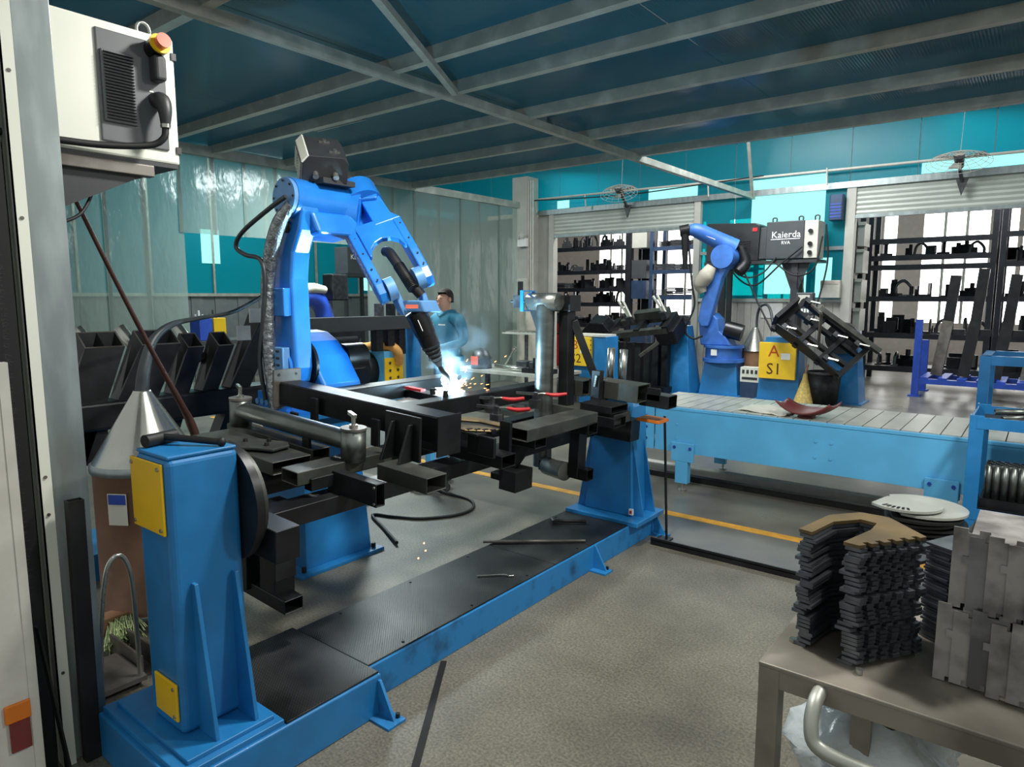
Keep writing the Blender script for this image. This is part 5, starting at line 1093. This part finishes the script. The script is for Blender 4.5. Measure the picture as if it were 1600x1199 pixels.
o = MB().bx(-3.3,1.6,5.90,6.00,0.0,0.06).bx(-3.3,1.6,5.895,5.90,0.045,0.055).build('floor_duct', 'siding_grey'); tag(o, 'pale cable duct lying on the floor under the conveyor', 'duct')
o = MB().bx(-3.3,1.6,5.65,5.72,0.0,0.05).build('floor_rail', 'dark_plate'); tag(o, 'dark steel rail lying on the floor under the conveyor', 'rail')
q = random.Random(9); vs = []; n = 8
for i in range(n+1):
    for j in range(n+1):
        u = i/n; v = j/n
        vs.append((-1.97+0.42*u+0.05*v, 5.50+0.38*v-0.10*u, 0.724+0.018*abs(math.sin(u*7+v*3))*(0.3+q.random())))
o = MB().add(vs, [(i*(n+1)+j,(i+1)*(n+1)+j,(i+1)*(n+1)+j+1,i*(n+1)+j+1) for i in range(n) for j in range(n)], True).build('rag', 'off_white_cloth')
b = o.modifiers.new('thick','SOLIDIFY'); b.thickness = 0.006; tag(o, 'crumpled white rag lying on the conveyor slats', 'rag')
ds = thing('tray', (-1.4,5.5,0.722), 'dark red plastic scoop tray lying on the conveyor', 'tray')
vs = []; nu, nv = 16, 6
for i in range(nu+1):
    for j in range(nv+1):
        u = -1+2*i/nu; v = -1+2*j/nv
        vs.append((-1.41+0.20*u+0.02*v, 5.50+0.14*v*(1-0.3*u*u), 0.735+0.085*abs(u)**2.2+0.030*v*v+0.01*(1-abs(u))*(1+v)))
o = MB().add(vs, [(i*(nv+1)+j,(i+1)*(nv+1)+j,(i+1)*(nv+1)+j+1,i*(nv+1)+j+1) for i in range(nu) for j in range(nv)], True).build('shell', 'maroon', ds)
b = o.modifiers.new('thick','SOLIDIFY'); b.thickness = 0.010; b.offset = 0
MB().bx(-1.47,-1.36,5.45,5.55,0.722,0.735).build('foot', 'maroon', ds)
# ---------------------------------------------------------------- blue rack at the right edge
rk = thing('tube_rack', (0.2,4.85,0), 'light-blue angle-iron rack with two shelves at the right edge', 'rack')
for x in (-0.27,0.9):
    for y in (4.60,5.12): MB().bx(x-0.035,x+0.035,y-0.004,y+0.004,0,0.985).bx(x-0.035,x-0.027,y,y+0.06,0,0.985).build('post', 'paint_blue', rk, 0.002)
for z in (0.93,0.40):
    for y in (4.60,5.12): MB().bx(-0.27,0.9,y-0.006,y+0.006,z-0.02,z+0.045).build('rail', 'paint_blue', rk)
    MB().bx(-0.26,0.9,4.60,5.12,z-0.012,z-0.004).build('shelf_plate', 'dark_panel', rk)
    MB().bx(-0.30,-0.29,4.60,5.12,z-0.02,z+0.045).build('side_rail', 'paint_blue', rk)
def tubeset(prefix, pts, r, h, m, lab, grp):
    for k, (x, y) in enumerate(pts):
        o = bpy.data.objects.new(prefix, TM[prefix]); COL.objects.link(o); o.location = (x,y,h); tag(o, lab, 'tube', grp)
TM = {'short_tube': MB().pipe((0,0,0),(0,0,0.19),0.019,0.003,14).mesh('short_tube','tube_steel')}
pts = [(-0.20+c*0.04+0.02*(r % 2), 4.68+r*0.036) for r in range(5) for c in range(7)]
for k, (x, y) in enumerate(pts):
    o = bpy.data.objects.new('short_tube', TM['short_tube']); COL.objects.link(o); o.location = (x,y,0.50)
    tag(o, 'short standing tube in the lower shelf bundle, %s row from front, %s from left' % (ORD[k//7], ORD[k%7]), 'tube', 'tubes bundled on the lower rack shelf')
o = thing('parts_tray', (0.0,4.8,0.4), 'shallow black tray under the tube bundle on the lower rack shelf', 'tray')
MB().bx(-0.26,0.30,4.62,4.95,0.398,0.41).bx(-0.26,0.30,4.62,4.63,0.41,0.45).bx(-0.26,-0.25,4.62,4.95,0.41,0.45).build('tray_body', 'black_steel', o)
MB().bx(-0.23,0.2,4.66,4.90,0.41,0.498).build('support_block', 'black_steel', o)
for k, (x, y, l, a, r) in enumerate(((-0.22,4.66,0.26,0.5,0.016),(-0.16,4.70,0.30,0.7,0.014),(-0.20,4.78,0.25,0.3,0.018),(-0.10,4.68,0.22,0.9,0.015),(-0.15,4.86,0.28,0.55,0.014),(-0.05,4.75,0.25,0.8,0.016))):
    z = 0.93 + r + 0.02*(k % 3)
    o = MB().pipe((x,y,z),(x+l*math.cos(a),y+l*math.sin(a),z+0.01),r,0.005,12).build('pipe_offcut', 'tube_steel'); tag(o, '%s pipe offcut from the left in the heap on the upper rack shelf' % ORD[k], 'pipe', 'pipe offcuts on the upper rack shelf')
for k, x in enumerate((0.02,0.13)):
    o = MB().pipe((x,4.70+0.05*k,0.93),(x,4.70+0.05*k,1.06),0.05,0.006,20).build('steel_sleeve', 'bright_steel'); tag(o, '%s upright steel sleeve on the upper rack shelf' % ('left-hand','right-hand')[k], 'sleeve', 'sleeves on the upper rack shelf')
o = MB().bx(-0.05,0.16,4.95,5.05,0.932,1.06).bx(-0.06,0.17,4.94,5.06,1.06,1.07).build('maroon_box', 'maroon'); tag(o, 'dark maroon box at the back of the upper rack shelf', 'box')
fr2 = thing('blue_table_frame', (0.2,7.4,0), 'empty blue angle-iron table frame standing beyond the conveyor', 'table frame')
for x, y in ((-0.40,7.2),(-0.40,7.9),(0.9,7.2),(0.9,7.9)): MB().bx(x-0.04,x+0.04,y-0.04,y+0.04,0,1.14).build('leg', 'paint_blue', fr2)
for y in (7.2,7.9): MB().bx(-0.40,0.9,y-0.035,y+0.035,1.06,1.14).build('rail', 'paint_blue', fr2)
for x in (-0.40,0.9): MB().bx(x-0.035,x+0.035,7.2,7.9,1.06,1.14).build('rail', 'paint_blue', fr2)
# ---------------------------------------------------------------- stack of round plates on a stool
o = thing('low_stool', (-0.46,3.95,0), 'low dark stand under the pile of round steel plates', 'stand')
MB().bx(-0.68,-0.24,3.75,4.0,0.40,0.43).build('top', 'dark_panel', o)
for x in (-0.66,-0.26):
    for y in (3.77,3.98): MB().bx(x-0.02,x+0.02,y-0.02,y+0.02,0,0.40).build('leg', 'dark_panel', o)
def disc(cx, cy, r, z, th, a0, a1, rot, m, slots=False):
    mb = MB(); P = [(cx,cy)] if a1-a0 < 350 else []
    P = [(cx+r*math.cos(R(a0+(a1-a0)*k/24)+rot), cy+r*math.sin(R(a0+(a1-a0)*k/24)+rot)) for k in range(25)] + ([(cx-0.6*r*math.cos(rot), cy-0.6*r*math.sin(rot))] if a1-a0 < 330 else [])
    mb.prism([(x,y,z) for x,y in P], (0,0,th)); return mb
for k in range(8):
    dx = 0.02*math.sin(k*2.1); dy = 0.02*math.cos(k*1.7)
    o = disc(-0.45+dx,3.90+dy,0.205,0.43+k*0.022,0.012,-125,125,R(-10+k*4),'dark_plate').build('round_plate', 'dark_plate' if k < 7 else 'slat_grey')
    tag(o, ('topmost bright rounded steel plate of the pile behind the toothed plates' if k == 7 else '%s rounded steel plate from the bottom of the pile on the low stand' % ORD[k]), 'plate', 'pile of rounded steel plates')
o = disc(-0.50,3.86,0.17,0.43+8*0.022,0.012,-110,110,R(-30),'slat_grey'); o = o.build('slotted_plate', 'slat_grey')
tag(o, 'slotted half-round bright plate lying on top of the rounded plates', 'plate')
for k in range(6):
    a = R(-120+k*9); p = Vector((-0.50+0.135*math.cos(a),3.86+0.135*math.sin(a),0.43+8*0.022+0.0125)); d = Vector((math.cos(a),math.sin(a),0))
    MB().bar(p-d*0.018,p+d*0.018,0.012,0.002).build('slot', 'black_gap', o)
# ---------------------------------------------------------------- steel cart with plates, right foreground
ct = thing('steel_cart', (0.1,1.95,0), 'worn steel cart with tube handle in the right foreground', 'cart')
MB().bx(-0.50,0.75,1.628,2.30,0.738,0.750).build('top_plate', 'cart_steel', ct, 0.003)
for y in (1.632,2.27): MB().bx(-0.50,0.75,y,y+0.03,0.690,0.738).build('rail', 'cart_steel', ct, 0.002)
for x in (-0.50,0.72): MB().bx(x,x+0.03,1.66,2.27,0.690,0.738).build('rail', 'cart_steel', ct, 0.002)
for x in (-0.499,0.70):
    for y in (1.630,2.25): MB().bx(x,x+0.05,y,y+0.05,0.10,0.738).build('leg', 'cart_steel', ct, 0.002)
MB().bx(-0.49,0.74,1.64,2.29,0.28,0.30).build('lower_shelf', 'cart_steel', ct)
for x in (-0.46,0.72):
    for y in (1.66,2.26): MB().cyl((x-0.018,y,0.05),(x+0.018,y,0.05),0.05,n=18).bx(x-0.025,x+0.025,y-0.025,y+0.025,0.09,0.10).build('caster', 'rubber', ct)
MB().sweep([(-0.355,1.64,0.725),(-0.355,1.585,0.715),(-0.352,1.55,0.68),(-0.335,1.535,0.645),(-0.27,1.53,0.635),(-0.12,1.53,0.635),(0.3,1.53,0.635),(0.5,1.535,0.645),(0.55,1.58,0.70),(0.55,1.64,0.72)], 0.0165, 16).build('handle', 'beam_steel', ct)
MB().bx(-0.315,-0.27,1.80,1.83,0.30,0.69).build('inner_post', 'cart_steel', ct)
bolt(ct, (-0.29,1.72,0.75), r=0.010, h=0.012, m='bright_steel'); bolt(ct, (-0.46,1.78,0.75), r=0.010, h=0.010, m='bright_steel')
def hook_plate():
    P = [(-0.120,-0.138),(-0.086,-0.142),(-0.076,-0.02),(-0.03,0.05),(0.010,0.045),(0.015,-0.02),(-0.006,-0.158)]
    # toothed right arm
    x0, y0, x1, y1 = 0.030,-0.160,0.122,0.0
    for k in range(5):
        t0 = k/5; t1 = (k+0.55)/5
        a = (x0+(x1-x0)*t0, y0+(y1-y0)*t0); b = (x0+(x1-x0)*t1, y0+(y1-y0)*t1)
        P += [a, b, (b[0]-0.012, b[1]+0.009), (b[0]-0.012+0.009, b[1]+0.009+0.012)]
    P += [(x1,y1),(0.130,0.02),(0.02,0.12),(-0.05,0.115),(-0.105,0.03)]
    return P
hp = MB().prism([(x,y,0) for x,y in hook_plate()], (0,0,0.0085))
hm = hp.mesh('toothed_plate', 'oiled_steel'); hm2 = hp.mesh('toothed_plate', 'rusty_plate')
q = random.Random(14)
for k in range(29):
    o = bpy.data.objects.new('toothed_plate', hm2 if k == 28 else hm); COL.objects.link(o)
    o.location = (-0.325+q.uniform(-0.008,0.008)+0.004*math.sin(k*0.5), 1.90+q.uniform(-0.007,0.007)+0.006*math.sin(k*0.35), 0.7505+k*0.0108); o.rotation_euler = (0,0,R(q.uniform(-2,2)-4))
    tens = ('','twenty')
    if k == 28: lab = 'brownish toothed steel plate lying topmost on the tall stack on the cart'
    else:
        nn = ('first','second','third','fourth','fifth','sixth','seventh','eighth','ninth','tenth','eleventh','twelfth','thirteenth','fourteenth','fifteenth','sixteenth','seventeenth','eighteenth','nineteenth','twentieth','twenty-first','twenty-second','twenty-third','twenty-fourth','twenty-fifth','twenty-sixth','twenty-seventh','twenty-eighth')[k]
        lab = '%s dark toothed steel plate from the bottom of the tall cart stack' % nn
    tag(o, lab, 'plate', 'toothed plates stacked on the cart')
sp = MB().prism([(-0.035,-0.06,0),(0.035,-0.06,0),(0.045,0.05,0),(0.0,0.09,0),(-0.04,0.05,0)],(0,0,0.006)).mesh('narrow_plate','oiled_steel')
for k in range(32):
    o = bpy.data.objects.new('narrow_plate', sp); COL.objects.link(o); o.location = (-0.145+q.uniform(-0.004,0.004),2.06+q.uniform(-0.004,0.004),0.7505+k*0.0082); o.rotation_euler = (0,0,R(q.uniform(-3,3)-30))
    tag(o, '%s thin narrow plate from the bottom of the stack behind the toothed plates' % ORD[k], 'plate', 'narrow plates stacked behind the toothed plates')
# upright notched aluminium plates, fanned against each other
def notched(w, h, nt_):
    P = [(0,0.0),(w*0.35,-0.0),(w*0.35,0.012),(w*0.6,0.012),(w*0.6,0.0),(w,0.0),(w,h*0.42),(w+0.010,h*0.42),(w+0.010,h*0.55),(w,h*0.55),(w,h),(w*0.7,h),(w*0.7,h-0.010),(w*0.4,h-0.010),(w*0.4,h),(0.0,h)]
    if nt_: P += [(0,h*0.72),(-0.012,h*0.72),(-0.012,h*0.62),(0,h*0.62)]
    return P
rows = [(-0.150,1.806,0.19,0.752,0.0),(-0.117,1.800,0.175,0.752,0.0),(-0.082,1.794,0.185,0.752,0.1),(-0.045,1.788,0.175,0.752,0.1),(-0.008,1.782,0.185,0.752,0.0),(0.032,1.776,0.175,0.752,0.0),(0.07,1.770,0.185,0.752,0.0)]
for k, (x, y, h, z, a) in enumerate(rows):
    for up in (0, 1):
        zz = z + (0.185 if up else 0) + 0.004*(k % 3)*(1-up); mm = MB().prism([(x+px_+ (0.018 if up else 0), y+(0.004 if up else 0), zz+pz_) for px_, pz_ in notched(0.07, h, k % 2)], (0,0.005,0))
        o = mm.build('notched_plate', 'alu_plate_dark' if (k+up) % 3 == 2 else 'alu_plate')
        tag(o, '%s upright notched aluminium plate from the left, %s row, on the cart' % (ORD[k], 'upper' if up else 'lower'), 'plate', 'upright notched plates on the cart')
o = thing('plate_support', (0.1,1.95,0.75), 'dark steel block behind the upright aluminium plates on the cart', 'block')
MB().prism([(-0.13,1.845,0.75),(0.3,1.80,0.75),(0.3,2.1,0.75),(-0.10,2.1,0.75)],(0,0,0.33)).build('body', 'dark_plate', o); MB().bx(-0.10,0.3,1.84,2.1,1.082,1.10).build('cover', 'alu_plate', o)
bg = thing('plastic_bag', (-0.3,1.95,0.30), 'crumpled white plastic bag on the lower shelf of the steel cart', 'bag')
vs = []; nu, nv = 22, 12; q = random.Random(4)
for i in range(nu):
    for j in range(nv+1):
        a = 2*math.pi*i/nu; t = j/nv; r = math.sin(math.pi*(0.06+0.88*t))**0.5*(0.17+0.035*math.sin(a*5+t*7)+q.uniform(-0.015,0.015))
        vs.append((-0.27+r*math.cos(a)*1.15, 1.93+r*math.sin(a), 0.302+0.25*t+q.uniform(-0.006,0.006)))
MB().add(vs, [(i*(nv+1)+j,((i+1)%nu)*(nv+1)+j,((i+1)%nu)*(nv+1)+j+1,i*(nv+1)+j+1) for i in range(nu) for j in range(nv)], True).build('film', 'plastic_film', bg)
# ---------------------------------------------------------------- loose things on the floor
o = MB().sweep([(-3.30,2.95,0.02),(-3.6,3.1,0.012),(-3.9,3.25,0.012),(-3.75,3.32,0.012),(-3.55,3.42,0.012),(-3.40,3.65,0.012),(-3.42,3.85,0.012),(-3.60,4.0,0.012),(-3.95,4.0,0.02),(-4.05,4.05,0.06)],0.012,8).build('floor_cable', 'rubber'); tag(o, 'black cable looping over the floor behind the positioner', 'cable')
wsn = thing('wheeled_stand', (-4.0,4.1,0), 'small wheeled stand with pale blue posts behind the welded frame', 'stand')
for x, y in ((-4.16,3.92),(-3.92,4.08),(-4.15,4.35),(-4.35,4.15)):
    MB().cyl((x-0.012,y,0.035),(x+0.012,y,0.035),0.035,n=14).cyl((x,y,0.05),(x,y,0.09),0.012,n=8).build('caster', 'part_grey', wsn)
MB().bar((-4.16,3.92,0.10),(-3.92,4.08,0.10),0.04).build('base_bar', 'part_grey', wsn); MB().bar((-4.35,4.15,0.10),(-4.15,4.35,0.10),0.04).build('base_bar', 'part_grey', wsn); MB().bar((-4.25,4.03,0.11),(-4.03,4.22,0.11),0.05).build('base_bar', 'part_grey', wsn)
for x, y in ((-4.05,4.02),(-3.98,4.1)): MB().bx(x-0.03,x+0.03,y-0.03,y+0.03,0.11,0.62).build('post', 'paint_blue_light', wsn)
# bench and clutter behind the arc
tb = thing('work_bench', (-5.9,7.4,0), 'low grey workbench covered with tools behind the arc', 'bench')
MB().bx(-6.7,-5.0,7.1,7.9,0.60,0.64).build('top', 'slat_grey', tb)
for x in (-6.65,-5.05):
    for y in (7.15,7.85): MB().bx(x-0.03,x+0.03,y-0.03,y+0.03,0,0.60).build('leg', 'part_grey', tb)
MB().bx(-6.5,-5.2,7.2,7.8,0.2,0.22).build('lower_shelf', 'part_grey', tb)
for k, (x, y, mk, lab) in enumerate(((-6.3,7.3,'round','round clear-domed gauge on the workbench behind the arc'),(-5.9,7.25,'tube','bright steel tube lying on the workbench behind the arc'),(-5.6,7.4,'block','pair of grey steel blocks on the workbench'),(-5.3,7.3,'block2','low dark fixture block at the right end of the workbench'),(-6.05,7.5,'wrench','shiny spanner leaning on the workbench'))):
    o = thing('bench_item', (x,y,0.64), lab, {'round':'gauge','tube':'tube','block':'block','block2':'block','wrench':'spanner'}[mk])
    if mk == 'round': MB().lathe([(0.0,0),(0.15,0),(0.15,0.16),(0.10,0.26),(0.0,0.29)],(x,y,0.64),n=20).build('dome', 'part_grey', o); MB().bx(x-0.05,x+0.07,y-0.17,y-0.15,0.70,0.82).build('dial', 'red_light', o); o.name = 'dome_gauge'
    if mk == 'tube': MB().pipe((x-0.1,y,0.70),(x+0.5,y+0.05,0.66),0.03,n=14).build('barrel', 'bright_steel', o); MB().cyl((x+0.42,y+0.04,0.665),(x+0.46,y+0.045,0.665),0.045,n=14).build('collar', 'part_grey', o); o.name = 'steel_pipe'
    if mk == 'block':
        for d in (0,0.22): MB().bx(x+d-0.09,x+d+0.09,y-0.08,y+0.08,0.64,0.78).build('block', 'part_grey', o, 0.01)
        o.name = 'steel_block'
    if mk == 'block2': MB().bx(x-0.2,x+0.25,y-0.1,y+0.1,0.64,0.70).build('base', 'part_dark', o); MB().bx(x-0.05,x+0.05,y-0.05,y+0.05,0.70,0.84).build('post', 'part_dark', o); o.name = 'fixture_block'
    if mk == 'wrench': MB().bar((x,y,0.66),(x+0.16,y+0.04,0.92),0.035,0.012).build('handle', 'bright_steel', o); MB().cyl((x+0.16,y+0.03,0.92),(x+0.16,y+0.05,0.92),0.04,n=12).build('ring_end', 'bright_steel', o); o.name = 'spanner'
sh = thing('tool_tray', (-6.1,8.0,0), 'thin-legged tray stand with wire tools beside the worker', 'stand')
MB().bx(-6.45,-5.75,7.95,8.25,1.10,1.12).build('tray', 'slat_grey', sh); MB().cyl((-6.1,8.1,0),(-6.1,8.1,1.10),0.03,n=10).build('pole', 'part_grey', sh); MB().cyl((-6.1,8.1,0),(-6.1,8.1,0.02),0.22,n=18).build('foot', 'part_grey', sh)
for k in range(8): MB().bar((-6.4+k*0.08,7.98,1.13),(-6.33+k*0.09,8.2,1.15),0.012).build('wire_tool', 'bright_steel', sh)

o = thing('wooden_crate', (0.05,4.4,0), 'small pale wooden slat crate under the blue rack behind the upright plates', 'crate')
for x in (-0.085,-0.01,0.065): MB().bx(x,x+0.025,4.36,4.38,0.0,0.44).build('slat', 'cream_wall', o)
MB().bx(-0.09,0.12,4.38,4.56,0.02,0.30).build('box_body', 'cardboard', o)
# ================================================================ worker
def make_person(loc, face, h=1.74):
    # local frame: +Y forward, +X to the person's right hand side negated (x>0 = left of viewer when facing viewer)
    V = []; Ed = []; Rr = []
    def v(p, r, par=None):
        V.append(p); Rr.append(r if isinstance(r, tuple) else (r, r)); i = len(V)-1
        if par is not None: Ed.append((par, i))
        return i
    pel = v((0,0,0.98),(0.17,0.125)); wai = v((0,0.005,1.12),(0.175,0.125),pel); che = v((0,0.0,1.30),(0.195,0.135),wai); sho = v((0,-0.01,1.43),(0.12,0.095),che)
    nek = v((0,0.0,1.505),(0.052,0.055),sho); hd0 = v((0,0.025,1.57),(0.062,0.075),nek); hd1 = v((0,0.03,1.64),(0.074,0.092),hd0); hd2 = v((0,0.02,1.71),(0.062,0.078),hd1)
    for s in (-1, 1):
        a = v((s*0.195,-0.01,1.405),0.078,sho); e = v((s*0.265,-0.02,1.14),0.062,a)
        if s == 1: wv = v((s*0.13,0.22,1.12),0.040,e); hv = v((s*0.07,0.29,1.14),0.034,wv)
        else: wv = v((s*0.14,0.20,1.08),0.040,e); hv = v((s*0.06,0.26,1.10),0.034,wv)
        for k in range(4):
            f0 = v((s*(0.045-0.012*k), 0.315, 1.155-0.018*k),0.010,hv); v((s*(0.015-0.012*k),0.335,1.15-0.02*k),0.009,f0)
        v((s*0.04,0.27,1.185),0.011,hv)
        hp = v((s*0.095,0,0.90),0.095,pel); kn = v((s*0.105,0.015,0.50),0.068,hp); an = v((s*0.11,-0.01,0.09),0.055,kn); v((s*0.12,0.14,0.045),0.045,an)
    me = bpy.data.meshes.new('body'); me.from_pydata(V, Ed, []); o = bpy.data.objects.new('tmp', me); COL.objects.link(o)
    sk = o.modifiers.new('skin','SKIN'); sk.use_smooth_shade = True
    for i, d in enumerate(me.skin_vertices[0].data): d.radius = Rr[i]; d.use_root = (i == 0)
    sb = o.modifiers.new('sub','SUBSURF'); sb.levels = 2; sb.render_levels = 2
    dg = bpy.context.evaluated_depsgraph_get(); m2 = bpy.data.meshes.new_from_object(o.evaluated_get(dg)); bpy.data.objects.remove(o)
    m2.materials.clear()
    for n in ('work_jacket','work_trousers','skin','boot','hair'): m2.materials.append(MATS[n])
    for p in m2.polygons:
        c = p.center; p.use_smooth = True
        if c.z > 1.50: p.material_index = 2
        elif c.z < 0.10: p.material_index = 3
        elif c.y > 0.245 and c.z > 1.0: p.material_index = 2
        elif c.z < 0.90: p.material_index = 1
        else: p.material_index = 0
    root = thing('person', loc, 'person in a blue-green work jacket standing behind the arc, looking down', 'person')
    root.rotation_euler = (0,0,face); s = h/1.78; root.scale = (s*1.10,s*1.08,s)
    def ch(obj): obj.parent = root; return obj
    b = bpy.data.objects.new('body', m2); COL.objects.link(b); ch(b)
    # head details
    ch(MB().ball((0,0.115,1.625),0.014,8,(0.8,1.2,1.6)).build('nose','skin'))
    for s in (-1,1):
        ch(MB().ball((s*0.030,0.108,1.652),0.010,8,(1.3,0.6,0.6)).build('eye','hair')); ch(MB().ball((s*0.083,0.02,1.635),0.022,8,(0.5,0.9,1.4)).build('ear','skin'))
    ch(MB().ball((0,0.108,1.588),0.020,8,(1.2,0.4,0.3)).build('mouth','red_light'))
    m = MB(); vs = []; n = 20; mm = 8
    for j in range(mm+1):
        th = (math.pi*0.78)*j/mm
        for i in range(n):
            a = 2*math.pi*i/n; fy = math.sin(a)
            low = 1.722 if fy > 0.55 else (1.672 if fy > -0.15 else 1.60)
            zz = max(1.672+0.107*math.cos(th), low)
            vs.append((0.079*math.sin(min(th,1.6))*math.cos(a), 0.008+0.099*math.sin(min(th,1.6))*math.sin(a), zz))
    m.add(vs, [(j*n+i,(j+1)*n+i,(j+1)*n+(i+1)%n,j*n+(i+1)%n) for j in range(mm) for i in range(n)], True); ch(m.build('hair','hair'))
    # jacket details
    m = MB(); 
    for s in (-1,1): m.sweep([(s*0.0,0.10,1.44),(s*0.06,0.07,1.485),(s*0.085,-0.01,1.50),(s*0.05,-0.085,1.49),(0,-0.10,1.485)],[0.010,0.018,0.022,0.020,0.018],8)
    ch(m.build('collar','work_jacket'))
    for s in (-1,1): ch(MB().bx(s*0.09-0.05,s*0.09+0.05,0.150,0.158,1.335,1.35).build('pocket_flap','off_white_cloth'))
    ch(MB().lathe([(0.18,0.90),(0.20,0.905),(0.20,0.96),(0.18,0.965)],(0,0,0),n=24).build('jacket_hem','work_jacket'))
    return root
make_person((-5.62,5.88,0.0), R(176), 1.76)
